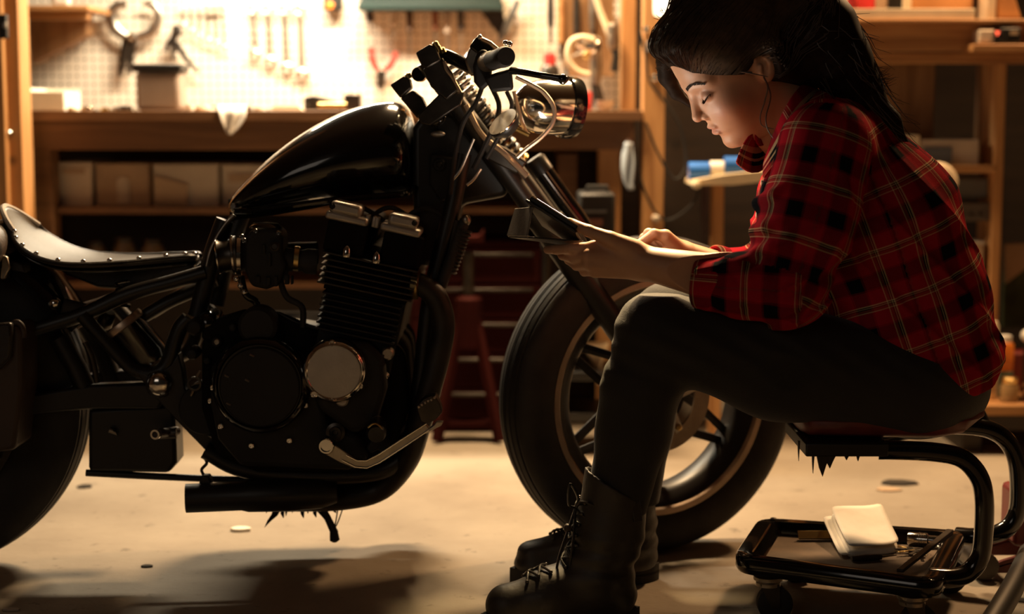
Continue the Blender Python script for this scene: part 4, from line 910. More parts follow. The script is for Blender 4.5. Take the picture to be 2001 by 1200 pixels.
# ---------------------------------------------------------------- carburettors
carb = bp('carburettor', [(478, 468), (488, 452), (500, 446), (540, 446), (552, 458), (552, 500), (560, 520), (548, 556), (520, 566), (490, 560), (478, 530)], .20, .12, MT['black_cast'], bike, .008, 3)
def cax(name, x0, y0, x1, y1, off, prof, m, par=carb):
    a, b = BW(x0, y0, off), BW(x1, y1, off); L = (b-a).length
    return MB().lathe(a, b-a, [(r, h*L) for r, h in prof], 28, cap=False).build(name, m, par)
cax('bowl_top', 519, 446, 519, 436, .16, [(.030, 0), (.030, .3), (.024, 1), (.018, 1.1), (0, 1.1)], MT['black_gloss'])
cax('intake_ring', 464, 500, 473, 500, .16, [(.030, 0), (.037, .1), (.037, .9), (.030, 1), (0, 1)], MT['chrome'])
cax('velocity_stack', 424, 502, 462, 498, .16, [(.012, .02), (.029, 0), (.032, .08), (.030, .18), (.028, .5), (.030, .85), (.036, .88), (.036, 1.05), (.026, 1.1)], MT['dark_steel'])
cax('stack_lip', 424, 502, 428, 501.5, .16, [(.030, 0), (.0325, .2), (.0325, .8), (.030, 1)], MT['chrome'])
cax('stack_band', 453, 499, 459, 498.5, .16, [(.036, 0), (.038, .2), (.038, .8), (.036, 1)], MT['chrome'])
cax('intake_boot', 550, 506, 620, 512, .16, [(.020, 0), (.022, .1), (.022, .3), (.020, .35), (.020, .6), (.024, .7), (.024, 1)], MT['rubber'])
cax('boot_clamp', 574, 505, 585, 506, .16, [(.0225, 0), (.0235, .1), (.0235, .9), (.0225, 1)], MT['brass'])
bcyl('choke_knob', 536, 482, .212, .008, .012, MT['dark_steel'], carb, 16, [(.009, -.012), (.009, -.002), (.006, 0), (.005, -.002), (0, -.002)])
for x, y, w, h in ((512, 478, 6, 18), (524, 494, 5, 26), (500, 540, 8, 14), (520, 542, 8, 16), (536, 540, 6, 20), (556, 538, 8, 18), (568, 540, 4, 16)):
    bp('casting_rib', [(x, y), (x+w, y), (x+w, y+h), (x, y+h)], .206, .19, MT['black_cast'], carb, .001)
for x, y in ((500, 452), (544, 456), (473, 462), (478, 470)): screw(x, y, .203, carb, 'chrome', .005)
bt('fuel_hose', [(545, 540), (560, 580), (590, 600), (592, 640)], .18, .006, MT['rubber'], carb)
bt('fuel_hose', [(470, 540), (480, 575), (500, 590), (505, 610)], .18, .007, MT['black_gloss'], carb)
for x, y in ((462, 545), (470, 558), (478, 571)): MB().ell(BW(x, y, .19), .006, 10, 6).build('hose_clip', MT['chrome'], carb)
for dY in (.04, -.04, -.16):    # the other three carburettors
    MB().lathe(BW(440, 500, dY), (1, 0, .03), [(.02, 0), (.032, 0), (.03, .03), (.034, .06), (.034, .10), (.022, .11), (.022, .18)], 20, cap=False).build('inner_carburettor', MT['black_cast'], carb)
# braided breather line
P = catmull([BW(x, y, .13) for x, y in ((458, 420), (440, 440), (424, 465), (412, 492), (405, 520))], 10)
bl = MB().tube(P, .0048, 8).build('braided_hose', MT['dark_steel'], bike)
mb = MB()
for i in range(0, len(P)-1):
    for q in (.0, .5): mb.ell(P[i].lerp(P[i+1], q) + Vector((-.001, -.0048, 0)), .0019, 6, 4)
mb.build('braid', MT['steel'], bl)['kind'] = 'stuff'
# ---------------------------------------------------------------- exhaust
offs = (.19, .07, -.07, -.19)
ex = None
for k, of in enumerate(offs):
    P = [(797, 556, of), (822, 556, of), (852, 582, of), (866, 630, of), (858, 690, of), (840, 760, of), (820, 830, of*.95), (795, 900, of*.8), (745, 955, of*.6), (670, 975, .05+of*.35), (560, 978, .09+of*.2)]
    o = bt('exhaust' if k == 0 else 'header_pipe', P, of, [.020, .021, .0225, .0225, .0225, .0225, .0225, .0225, .0225, .022, .022], MT['black_satin'] if k else mat('heat_stained_header', (.020, .016, .013), .45, metal=.3, var=.5, scale=20, rvar=.12), bike if k == 0 else ex, n=18)
    if k == 0: ex = o
bcyl('header_flange', 812, 556, .19, .026, .02, MT['brass'], ex, 24, axis=(1, -.1, -.1), prof=[(.022, -.008), (.028, -.006), (.028, .006), (.022, .008)])
a, b = BW(362, 974, .17), BW(560, 966, .16); L = (b-a).length
MB().lathe(a, b-a, [(.021, .012), (.0235, .0), (.0275, .001), (.0275, L*.55), (.031, L*.62), (.033, L), (.030, L*1.35), (.02, L*1.5)], 32, cap=False).build('muffler', MT['black_satin'], ex)
MB().lathe(a, b-a, [(.0245, .003), (.0245, L*.5)], 24, cap=False).build('muffler_core', MT['dirt'], ex)
bp('muffler_hanger', [(392, 930), (408, 930), (414, 948), (388, 948)], .165, .14, MT['black_satin'], ex)
bt('hanger_wire', [(400, 932), (394, 918), (404, 905), (398, 892)], .15, .003, MT['dark_steel'], ex)
bp('sump', [(470, 915), (720, 905), (812, 830), (824, 850), (800, 915), (760, 958), (690, 985), (640, 994), (520, 994), (480, 985)], .10, -.12, MT['black_satin'], eng, .02, 3)
rng = random.Random(4)
for k in range(11):
    x = 518 + k*13 + rng.uniform(-3, 3); L = rng.uniform(10, 24)
    bp('hanging_grime', [(x, 988), (x+9, 988), (x+5+rng.uniform(-4, 4), 992+L), (x+2, 992+L*.6)], .06, .05, MT['dirt'], eng, 0)
bp('hanging_grime', [(534, 994), (552, 992), (542, 1008), (530, 1018), (516, 1032), (522, 1018), (530, 1006)], .06, .05, MT['dirt'], eng, 0)
ks = bt('kickstand', [(624, 990), (640, 1012), (654, 1042)], [.10, .10, .10][0], [.010, .007, .008], MT['black_satin'], bike, sub=0)
MB().lathe(BW(653, 1046, .10), (.1, 0, -1), [(.0, -.008), (.008, -.008), (.009, 0), (.010, .010), (.004, .014)], 14, cap=False).build('stand_foot', MT['rubber'], ks)
for q in (0, 9): bt('stand_spring', [(660+q, 996), (656+q*.5, 1020), (652, 1036)], .10, .0015, MT['dark_steel'], ks, n=6)
# ---------------------------------------------------------------- brake pedal and foot peg
def thick(name, path, w, o0, o1, m, par, bevel=.0015):
    """plate that follows a pixel path with a width"""
    L = []; R = []
    for i, (x, y) in enumerate(path):
        a = path[max(0, i-1)]; b = path[min(len(path)-1, i+1)]; dx, dy = b[0]-a[0], b[1]-a[1]; q = math.hypot(dx, dy); ww = w[i] if hasattr(w, '__len__') else w
        L.append((x - dy/q*ww, y + dx/q*ww)); R.append((x + dy/q*ww, y - dx/q*ww))
    return bp(name, L + R[::-1], o0, o1, m, par, bevel)
ped = thick('brake_pedal', [(640, 876), (668, 893), (694, 907), (716, 908), (738, 898), (784, 868), (836, 834)], [13, 12, 8.5, 8.5, 8.5, 8, 7], .268, .255, MT['steel'], bike)
thick('pedal_rib', [(676, 890), (698, 901), (716, 901), (738, 890), (784, 860), (834, 828)], 1.3, .272, .267, MT['chrome'], ped, .0006)
thick('pedal_rib', [(668, 900), (694, 913), (717, 915), (742, 904), (788, 874), (838, 841)], 1.3, .272, .267, MT['chrome'], ped, .0006)
bcyl('pedal_boss', 637, 873, .276, .0145, .03, MT['chrome'], ped, 28, [(.0155, -.03), (.0155, -.003), (.013, 0), (.0105, 0), (.0105, -.006), (0, -.006)])
bp('pedal_pad', [(815, 800), (818, 790), (828, 780), (842, 773), (852, 774), (860, 790), (864, 806), (854, 818), (836, 830), (822, 824)], .275, .235, MT['dark_steel'], ped, .002)
for k in range(6): MB().ell(BW(818+6.2*k, 795-4.0*k-(.0 if k < 4 else -2), .276), (.0032, .0032, .0032), 8, 5).build('pad_tooth', MT['steel'], ped)
bp('pedal_tip', [(828, 846), (848, 832), (853, 825), (866, 825), (862, 832), (850, 838), (832, 848)], .27, .25, MT['steel'], ped, .001)
fp = bcyl('footpeg', 735, 850, .285, .017, .07, MT['black_satin'], bike, 24, [(.014, -.07), (.017, -.06), (.0185, -.01), (.015, 0), (0, .001)], axis=(0.05, -1, -.15))
bp('peg_bracket', [(716, 876), (726, 858), (750, 858), (760, 872), (756, 884), (738, 880), (724, 886)], .235, .17, MT['black_cast'], fp, .003)
bt('peg_chrome_edge', [(719, 836), (728, 829), (737, 829), (747, 838)], .288, .0016, MT['brass'], fp, n=6)
# ---------------------------------------------------------------- fork
def FK(px, py, off): return W(px, py, 3.36 - off)
fk = MB().tube([FK(915, 212, .0), FK(975, 330, 0)], .030, 20).build('fork', MT['black_satin'], bike)   # steering head
axis_dir = None
legs = {}
for nm, top, mid, bot, Ya, Yb_ in (('near', (832, 118), (1040, 395), (1300, 772), 3.20, 3.33), ('far', (872, 150), (1105, 440), (1332, 772), 3.37, 3.46)):
    T = W(*top, Ya); B = W(*bot, Yb_); legs[nm] = (T, B)
    lg = MB(); mid_t = .46
    lg.tube([T, T.lerp(B, mid_t)], .0195, 20)
    o = lg.build('fork_leg', MT['black_satin'], fk)
    MB().lathe(T.lerp(B, mid_t-.03), B-T, [(.0195, 0), (.026, .004), (.027, .02), (.0255, .03), (.0255, (B-T).length*(1.03-mid_t)-.03), (.022, (B-T).length*(1.03-mid_t)), (0, (B-T).length*(1.03-mid_t))], 24, cap=False).build('fork_slider', MT['black_satin'], fk)
T, B = legs['near']
# second visible stanchion and dust boots
MB().tube([W(1048, 318, 3.46), W(1128, 430, 3.47), W(1232, 600, 3.48)], .0215, 16).build('fork_leg', MT['black_gloss'], fk)
MB().lathe(W(1046, 314, 3.46), W(1128, 430, 3.47)-W(1046, 314, 3.46), [(0, -.006), (.018, -.006), (.023, 0), (.023, .03)], 20, cap=False).build('fork_cap', MT['black_satin'], fk)
bt('fork_edge', [(910, 205), (940, 262), (985, 300), (1030, 345)], .17, .006, MT['alu_rim'], fk, n=8)
# triple clamps: two stepped blocks of machined metal
def stepped(name, px, L):
    return bp(name, px, L[0], L[1], MT['dark_steel'], fk, .003)
stepped('upper_clamp', [(812, 103), (840, 86), (852, 92), (862, 118), (834, 134), (824, 130)], (.20, .15))
stepped('riser', [(826, 136), (864, 112), (886, 146), (896, 176), (872, 196), (842, 170)], (.195, .14))
stepped('upper_clamp', [(762, 166), (790, 148), (800, 154), (804, 172), (782, 192)], (.16, .10))
stepped('riser', [(782, 192), (806, 176), (824, 190), (836, 214), (816, 232)], (.15, .09))
stepped('yoke', [(816, 226), (870, 172), (908, 180), (900, 206), (840, 246), (822, 242)], (.18, -.12))
stepped('lower_yoke', [(940, 268), (990, 292), (1030, 318), (1010, 340), (950, 310)], (.16, -.14))
for x, y, of in ((851, 86, .19), (856, 94, .19), (797, 148, .15), (864, 98, .18)):
    MB().lathe(BW(x, y, of), (-.5, 0, 1), [(.0065, -.006), (.0065, .003), (.003, .005), (0, .005)], 10, cap=False).build('clamp_bolt', MT['brass'], fk)
bt('clamp_edge', [(868, 120), (872, 136), (884, 152), (900, 180)], .2, .0030, MT['alu_rim'], fk, n=8)
bcyl('bar_boss', 818, 145, .13, .014, .06, MT['black_gloss'], fk, 20)
# coil springs on the fork
def coil(name, a, b, R, r, turns, m, par):
    ax = (b-a); u = ax.orthogonal().normalized(); w = ax.normalized().cross(u); n = turns*14
    return MB().tube([a + ax*(k/n) + (u*math.cos(2*math.pi*k/14) + w*math.sin(2*math.pi*k/14))*R for k in range(n+1)], r, 6).build(name, m, par)
coil('bellows_spring', W(876, 118, 3.28), W(925, 200, 3.30), .017, .0042, 7, MT['steel'], fk)
coil('bellows_spring', W(925, 200, 3.33), W(1000, 300, 3.36), .020, .0045, 9, MT['dark_steel'], fk)
coil('bellows_spring', W(978, 270, 3.40), W(1020, 318, 3.41), .017, .0042, 5, MT['brass'], fk)
# ---------------------------------------------------------------- handlebar, controls
hb = MB().tube([W(852, 104, 3.19), W(880, 112, 3.18), W(920, 132, 3.16), W(944, 142, 3.13)], .0125, 16, sub=5).build('handlebar', MT['black_gloss'], bike)
MB().tube([W(905, 140, 3.5), W(920, 110, 3.6), W(940, 100, 3.85)], .0125, 14, sub=5).build('far_bar', MT['black_gloss'], hb)
g0, g1 = W(944, 124, 3.13), W(989, 110, 2.98)
MB().lathe(g0, g1-g0, [(.0165, 0), (.0165, .05), (.0175, .055), (.0172, .115), (.0185, .13), (.0185, .148), (.016, .158), (0, .158)], 24, cap=False).build('grip', MT['rubber'], hb)
MB().lathe(g0 + (g1-g0)*.05, g1-g0, [(.0175, 0), (.0180, .01), (.0180, .055), (.0175, .06)], 24, cap=False).build('throttle_sleeve', MT['brushed'], hb)
def blk(name, pix, Y, d, m, bevel=.003): return MB().pprism(pix, Y, d).build(name, m, hb, bevel=bevel)
blk('switch_housing', [(924, 130), (930, 104), (945, 94), (962, 108), (960, 160), (940, 178), (926, 160)], 3.10, .05, MT['black_cast'], .006)
blk('switch_clamp', [(908, 118), (918, 92), (934, 92), (936, 140), (920, 150)], 3.13, .03, MT['steel'], .004)
blk('master_cylinder', [(945, 150), (1000, 132), (1004, 176), (960, 180)], 3.05, .06, MT['black_cast'], .006)
blk('reservoir', [(916, 92), (932, 70), (944, 76), (972, 92), (960, 104), (930, 104)], 3.12, .05, MT['black_gloss'], .004)
MB().tube([W(941, 76, 3.11), W(958, 84, 3.11), (W(972, 96, 3.11))], .004, 8).build('reservoir_edge', MT['alu_rim'], hb)
MB().ell(W(938, 73, 3.12), (.0048, .0048, .0055), 10, 6).build('reservoir_screw', MT['chrome'], hb)
for x, y in ((988, 84), (996, 86)): MB().ell(W(x, y, 3.08), (.0055, .005, .0055), 10, 6).build('bleed_screw', MT['chrome'], hb)
MB().tube([W(1000, 138, 3.02), W(1018, 140, 3.00), W(1050, 146, 2.98), W(1086, 152, 2.97), W(1100, 155, 2.97)], [.007, .0062, .0058, .0062, .0085], 12, sub=5).build('brake_lever', MT['black_gloss'], hb)
MB().ell(W(1100, 155, 2.97), (.0095, .0095, .0095), 14, 9).build('lever_ball', MT['black_gloss'], hb)
# speedometer pod seen edge-on
sp = MB().lathe(W(985, 241, 3.12), (-.62, -.42, .66), [(0, -.020), (.020, -.018), (.030, -.006), (.0325, 0), (.0315, .004), (0, .004)], 36, cap=False).build('speedometer', MT['black_satin'], hb)
MB().lathe(W(985, 241, 3.12), (-.62, -.42, .66), [(.0305, .0042), (.0325, .0042), (.0325, .002)], 36, cap=False).build('speedometer_rim', MT['chrome'], hb)
MB().lathe(W(985, 241, 3.12), (-.62, -.42, .66), [(.031, .0045), (0, .0047)], 36, cap=False).build('speedometer_glass', MT['brushed'], hb)
# headlight
hA, hB = W(1014, 208, 3.26), W(1122, 210, 3.305); hx = (hB-hA).normalized()
hl = MB().lathe(hA, hx, [(0, -.012), (.020, -.010), (.040, .008), (.050, .032), (.0545, .065), (.055, .095), (.052, .098), (0, .098)], 48, cap=False).build('headlight', MT['chrome'], bike)
hc = hA + hx*.098
MB().lathe(hc, hx + Vector((0, 0, -.10)), [(.052, -.006), (.060, -.004), (.0615, .008), (.0585, .020), (.052, .020)], 48, cap=False).build('headlight_rim', MT['black_gloss'], hl)
MB().lathe(hc, hx + Vector((0, 0, -.10)), [(.053, .016), (.04, .022), (.02, .026), (0, .027)], 40, cap=False).build('headlight_lens', mat('lens_glass', (.55, .52, .48), .1, alpha=.6), hl)
MB().tube([W(1004, 178, 3.22), W(1012, 210, 3.22), W(1022, 245, 3.22), W(1030, 262, 3.22)], .0038, 8, sub=4).build('headlight_stay', MT['alu_rim'], hl)
MB().tube([W(1004, 250, 3.2), W(1034, 264, 3.2)], .0045, 8).build('headlight_bolt', MT['brass'], hl)
# cables
for P, r, m in (([(1008, 150), (1040, 166), (1064, 182), (1082, 210), (1080, 240), (1058, 268), (1030, 290), (1010, 308)], .0042, 'alu_rim'),
                ([(962, 172), (975, 205), (968, 240), (940, 300), (925, 330)], .0048, 'rubber'), ([(990, 178), (1000, 210), (978, 260), (950, 310)], .0042, 'rubber'),
                ([(926, 272), (914, 300), (900, 332), (884, 352)], .0028, 'steel'), ([(940, 330), (926, 350), (912, 362)], .0028, 'alu_rim'),
                ([(946, 160), (930, 200), (905, 240), (890, 300), (880, 380)], .0045, 'rubber')):
    MB().tube([W(x, y, 3.16) for x, y in P], r, 8, sub=6).build('control_cable', MT[m], bike)
MB().tube([W(x, y, 3.2) for x, y in ((892, 430), (884, 470), (878, 520))], .010, 10, sub=4).build('wiring_loom', MT['rubber'], bike)

# ================================================================ PERSON
f32 = np.float32
def smin(a, b, k):
    h = np.clip(.5 + .5*(b-a)/k, 0, 1); return b*(1-h) + a*h - k*h*(1-h)
def smax(a, b, k): return -smin(-a, -b, k)
def cap(P, a, b, ra, rb, flat=None):
    """round cone between a and b; flat=(axis, factor) squeezes distances along that axis"""
    a = np.array(a, f32); b = np.array(b, f32); ab = b-a
    t = np.clip(((P-a) @ ab)/max(1e-9, float(ab @ ab)), 0, 1)
    d = P - (a + t[..., None]*ab)
    if flat is not None:
        ax = np.array(flat[0], f32); c = d @ ax; d = d + (c*(flat[1]-1))[..., None]*ax
    return np.sqrt((d*d).sum(-1)) - (ra + t*(rb-ra))
def chain(P, pts, rs, k=.004, flat=None):
    d = None
    for i in range(len(pts)-1):
        q = cap(P, pts[i], pts[i+1], rs[i], rs[i+1], flat); d = q if d is None else smin(d, q, k)
    return d
def ellip(P, c, r, R=None):
    q = P - np.array(c, f32)
    if R is not None: q = q @ np.array(R, f32)
    r = np.array(r, f32); k0 = np.sqrt(((q/r)**2).sum(-1)); k1 = np.sqrt(((q/(r*r))**2).sum(-1))
    return k0*(k0-1)/np.maximum(k1, 1e-6)
_rs = np.random.RandomState(11)
_dirs = _rs.normal(size=(10, 3)); _dirs /= np.linalg.norm(_dirs, axis=1)[:, None]; _ph = _rs.uniform(0, 6.28, 10)
def wob(P, freq):
    o = 0
    for d, p in zip(_dirs, _ph): o = o + np.sin(P @ (d*freq).astype(f32) + f32(p))
    return o/4.0
def surface(fn, lo, hi, h):
    """surface-nets mesh of fn = 0"""
    ax = [np.arange(lo[i], hi[i]+h, h, dtype=f32) for i in range(3)]
    V = np.empty((len(ax[0]), len(ax[1]), len(ax[2])), f32)
    YY, ZZ = np.meshgrid(ax[1], ax[2], indexing='ij')
    for i0 in range(0, len(ax[0]), 8):
        xs = ax[0][i0:i0+8]
        P = np.empty((len(xs),)+YY.shape+(3,), f32); P[..., 0] = xs[:, None, None]; P[..., 1] = YY; P[..., 2] = ZZ
        V[i0:i0+8] = fn(P)
    V[0] = V[-1] = 1; V[:, 0] = V[:, -1] = 1; V[:, :, 0] = V[:, :, -1] = 1
    I = V < 0; n = [s-1 for s in V.shape]
    cnt = np.zeros(n, f32); acc = np.zeros(n+[3], f32)
    for axi in range(3):
        for p in (0, 1):
            for q in (0, 1):
                sl0 = [None]*3; o = [0, 0, 0]; oth = [k for k in range(3) if k != axi]
                o[oth[0]] = p; o[oth[1]] = q
                A = tuple(slice(o[k], o[k]+n[k]) for k in range(3)); o2 = o[:]; o2[axi] = 1
                B = tuple(slice(o2[k], o2[k]+n[k]) for k in range(3))
                m = I[A] != I[B]; va = V[A]; vb = V[B]
                t = np.where(m, va/np.where(m, va-vb, 1), 0)
                cnt += m
                for k in range(3):
                    acc[..., k] += m*(t if k == axi else o[k])
    act = cnt > 0; idx = -np.ones(n, np.int64); idx[act] = np.arange(act.sum())
    ijk = np.argwhere(act)
    verts = (ijk + acc[act]/cnt[act][:, None])*h + np.array([a[0] for a in ax])
    faces = []
    for axi in range(3):
        b, c = [(1, 2), (2, 0), (0, 1)][axi]
        A = [slice(0, s) for s in V.shape]; B = A[:]
        A[axi] = slice(0, n[axi]); B[axi] = slice(1, n[axi]+1)
        ia, ib = I[tuple(A)], I[tuple(B)]
        e = np.argwhere(ia != ib); fl = ia[ia != ib]
        ok = (e[:, b] > 0) & (e[:, c] > 0) & (e[:, b] < n[b]) & (e[:, c] < n[c]); e = e[ok]; fl = fl[ok]
        q = []
        for db, dc in ((-1, -1), (0, -1), (0, 0), (-1, 0)):
            g = e.copy(); g[:, b] += db; g[:, c] += dc; q.append(idx[g[:, 0], g[:, 1], g[:, 2]])
        q = np.stack(q, 1); q[~fl] = q[~fl][:, ::-1]; faces.append(q)
    return verts, np.concatenate(faces)
def npmesh(name, parts):
    vs = []; fs = []; b = 0
    for v, f in parts: vs.append(v); fs.append(f+b); b += len(v)
    v = np.concatenate(vs); f = np.concatenate(fs)
    me = bpy.data.meshes.new(name); me.vertices.add(len(v)); me.vertices.foreach_set('co', v.astype(f32).ravel())
    me.loops.add(len(f)*4); me.loops.foreach_set('vertex_index', f.astype(np.int32).ravel())
    me.polygons.add(len(f)); me.polygons.foreach_set('loop_start', np.arange(0, len(f)*4, 4, dtype=np.int32))
    me.update(calc_edges=True); me.validate(); return me, v, f
def pt(x, y, Y): return np.array(W(x, y, Y), f32)
# ---------------------------------------------------------------- head frame
HY = 2.97; HS = HY/F
HO = pt(1458, 140, HY); hp, hy = math.radians(28), math.radians(12)
f0 = np.array([-math.cos(hy), -math.sin(hy), 0]); zz = np.array([0, 0, 1.0])
Hf = math.cos(hp)*f0 - math.sin(hp)*zz; Hu = math.sin(hp)*f0 + math.cos(hp)*zz
Hs = np.array([math.sin(hy), -math.cos(hy), 0])          # towards the camera: her left side
HR = np.stack([Hf, Hu, Hs], 1).astype(f32)
def loc(P): return (P - HO) @ HR
def hw(f, u, s): return (HO + f*Hf + u*Hu + s*Hs)
_u = [-.112, -.108, -.092, -.078, -.068, -.055, -.0447, -.030, -.010, .007, .026, .050, .077, .10, .12, .14, .155, .165]
_a = [.062, .072, .0865, .0895, .0955, .0985, .1005, .1035, .1045, .1075, .111, .114, .1150, .108, .096, .076, .050, .012]
_b = [.040, .020, .000, -.010, -.015, -.020, -.026, -.045, -.066, -.076, -.087, -.094, -.095, -.090, -.078, -.055, -.030, -.008]
_w = [.012, .024, .036, .045, .050, .0555, .059, .063, .067, .069, .0705, .0725, .0735, .0715, .064, .050, .034, .006]
def headf(Q):
    f, u, s = Q[..., 0], Q[..., 1], Q[..., 2]; sa = np.abs(s); Qm = np.stack([f, u, sa], -1)
    a = np.interp(u, _u, _a).astype(f32); b = np.interp(u, _u, _b).astype(f32); w = np.interp(u, _u, _w).astype(f32)
    c = (a+b)/2; L = np.maximum((a-b)/2, .004); p = 2.3
    q = ((np.abs(f-c)/L)**p + (sa/np.maximum(w, .004))**p + 1e-9)**(1/p)
    d = (q-1)*np.minimum(L, w)
    d = np.maximum(d, np.maximum(u-.163, -.112-u)*.8)
    d = smin(d, ellip(Qm, (.058, -.030, .043), (.026, .024, .020)), .022)          # cheek
    d = smin(d, cap(Qm, (.078, -.094, 0), (.074, -.094, .010), .0130, .011), .012)   # chin
    d = smin(d, cap(Qm, (.100, .026, .010), (.082, .026, .046), .0085, .007), .014) # brow ridge
    d = smax(d, -(ellip(Qm, (.112, .003, .032), (.016, .011, .017))), .012)         # eye socket
    d = smin(d, ellip(Qm, (.0885, .002, .033), (.0130, .0125, .0150)), .003)          # lid over the eye
    d = smin(d, cap(Qm, (.104, .014, 0), (.1135, -.026, 0), .0062, .0085), .009)     # nose bridge
    d = smin(d, ellip(Qm, (.1135, -.0290, 0), (.0095, .0085, .0090)), .005)         # tip
    d = smin(d, ellip(Qm, (.1015, -.0335, .0115), (.0095, .0070, .0068)), .004)     # wings
    d = smax(d, -ellip(Qm, (.1085, -.0405, .0062), (.0055, .0045, .0032)), .002)    # nostrils
    d = smin(d, ellip(Qm, (.0985, -.0553, .006), (.0055, .0046, .0145)), .004)      # lips
    d = smin(d, ellip(Qm, (.0955, -.0672, .002), (.0060, .0056, .0150)), .004)
    d = smax(d, -ellip(Qm, (.1065, -.0612, .0), (.0075, .0013, .0205)), .002)
    d = smax(d, -ellip(Qm, (.1010, -.0805, .0), (.0070, .0045, .0170)), .006)
    # ears
    ca, sa_ = math.cos(.22), math.sin(.22)
    ef = (f+.010)*ca + (u-.006)*sa_; eu = -(f+.010)*sa_ + (u-.006)*ca; es = sa - .073
    E = np.stack([ef, eu, es - .25*(-ef)], -1)
    ear = ellip(E, (0, .003, 0), (.0185, .0330, .0085))
    ear = smax(ear, -ellip(E, (.003, .004, .009), (.0125, .0240, .0072)), .003)
    ear = smin(ear, cap(E, (.010, -.010, .003), (.008, .000, .004), .0045, .0035), .003)
    ear = smin(ear, chain(E, [(-.002, .012, .003), (-.007, .002, .0045), (-.004, -.010, .004)], [.0028, .0032, .0026]), .003)
    return smin(d, ear, .006)
NB = pt(1590, 275, 3.0)
def skin_head(P):
    Q = loc(P); d = headf(Q)
    n1 = hw(-.020, -.030, 0); n2 = hw(.030, -.075, 0)
    d = smin(d, cap(P, n1, NB, .052, .060), .030)
    d = smin(d, cap(P, n2, NB + np.array([-.03, 0, -.01], f32), .030, .045), .035)
    return d
# ---------------------------------------------------------------- arms and hands
E1, WR1 = pt(1535, 572, 2.79), pt(1262, 514, 2.862)
def hand_near(P):
    d = chain(P, [E1, (E1*.6+WR1*.4), WR1], [.046, .043, .0285], .02)
    kn = [pt(1160, 484, 2.874), pt(1151, 499, 2.866), pt(1153, 515, 2.868), pt(1163, 530, 2.876)]
    wr = [pt(1246, 500, 2.868), pt(1246, 507, 2.866), pt(1248, 516, 2.868), pt(1250, 526, 2.872)]
    pal = None
    for k in range(4):
        q = cap(P, wr[k], kn[k], .0185, .0120 if k < 3 else .0110); pal = q if pal is None else smin(pal, q, .007)
    d = smin(d, pal, .018)
    fg = [[kn[0], pt(1116, 486, 2.885), pt(1088, 488, 2.915), pt(1070, 488, 2.945)],
          [kn[1], pt(1120, 503, 2.895), pt(1100, 499, 2.94), pt(1094, 493, 2.98)],
          [kn[2], pt(1127, 518, 2.905), pt(1112, 508, 2.95), pt(1110, 500, 2.985)],
          [kn[3], pt(1142, 531, 2.91), pt(1133, 521, 2.95), pt(1131, 512, 2.975)]]
    for i, c in enumerate(fg):
        r = [.0105, .0095, .0085, .0075] if i < 3 else [.0095, .0080, .0072, .0065]
        d = smin(d, chain(P, c, r, .003), .005)
    th = [pt(1238, 488, 2.860), pt(1192, 467, 2.856), pt(1150, 451, 2.862), pt(1120, 438, 2.876)]
    d = smin(d, chain(P, th, [.019, .0130, .0100, .0084], .004), .009)
    d = smin(d, cap(P, pt(1120, 439, 2.876), pt(1112, 433, 2.880), .0082, .0070), .004)
    return d
E2, WR2 = pt(1492, 566, 3.19), pt(1338, 500, 3.10)
def hand_far(P):
    d = chain(P, [E2, (E2*.6+WR2*.4), WR2], [.042, .038, .0265], .02)
    # knuckles (joint of palm and fingers), then two bends back down to the screen
    kn = [pt(1300, 462, 3.055), pt(1294, 464, 3.080), pt(1288, 470, 3.102), pt(1284, 480, 3.122)]
    wr = [pt(1330, 494, 3.082), pt(1330, 494, 3.096), pt(1330, 498, 3.108), pt(1330, 502, 3.118)]
    for k in range(4):
        q = cap(P, wr[k], kn[k], .018, .0130); d = smin(d, q, .014)
    fg = [[kn[0], pt(1278, 458, 3.048), pt(1246, 480, 3.035), pt(1222, 478, 3.03)],
          [kn[1], pt(1268, 457, 3.076), pt(1256, 484, 3.066), pt(1268, 496, 3.066)],
          [kn[2], pt(1260, 466, 3.100), pt(1254, 490, 3.090), pt(1268, 500, 3.086)],
          [kn[3], pt(1262, 477, 3.122), pt(1258, 496, 3.114), pt(1270, 504, 3.108)]]
    for i, c in enumerate(fg):
        r = [.0110, .0102, .0090, .0075] if i < 3 else [.0100, .0090, .0080, .0070]
        d = smin(d, chain(P, c, r, .003), .004)
    d = smin(d, chain(P, [pt(1318, 504, 3.072), pt(1292, 500, 3.052), pt(1268, 494, 3.045), pt(1254, 488, 3.045)], [.016, .0125, .010, .008], .005), .010)
    return d
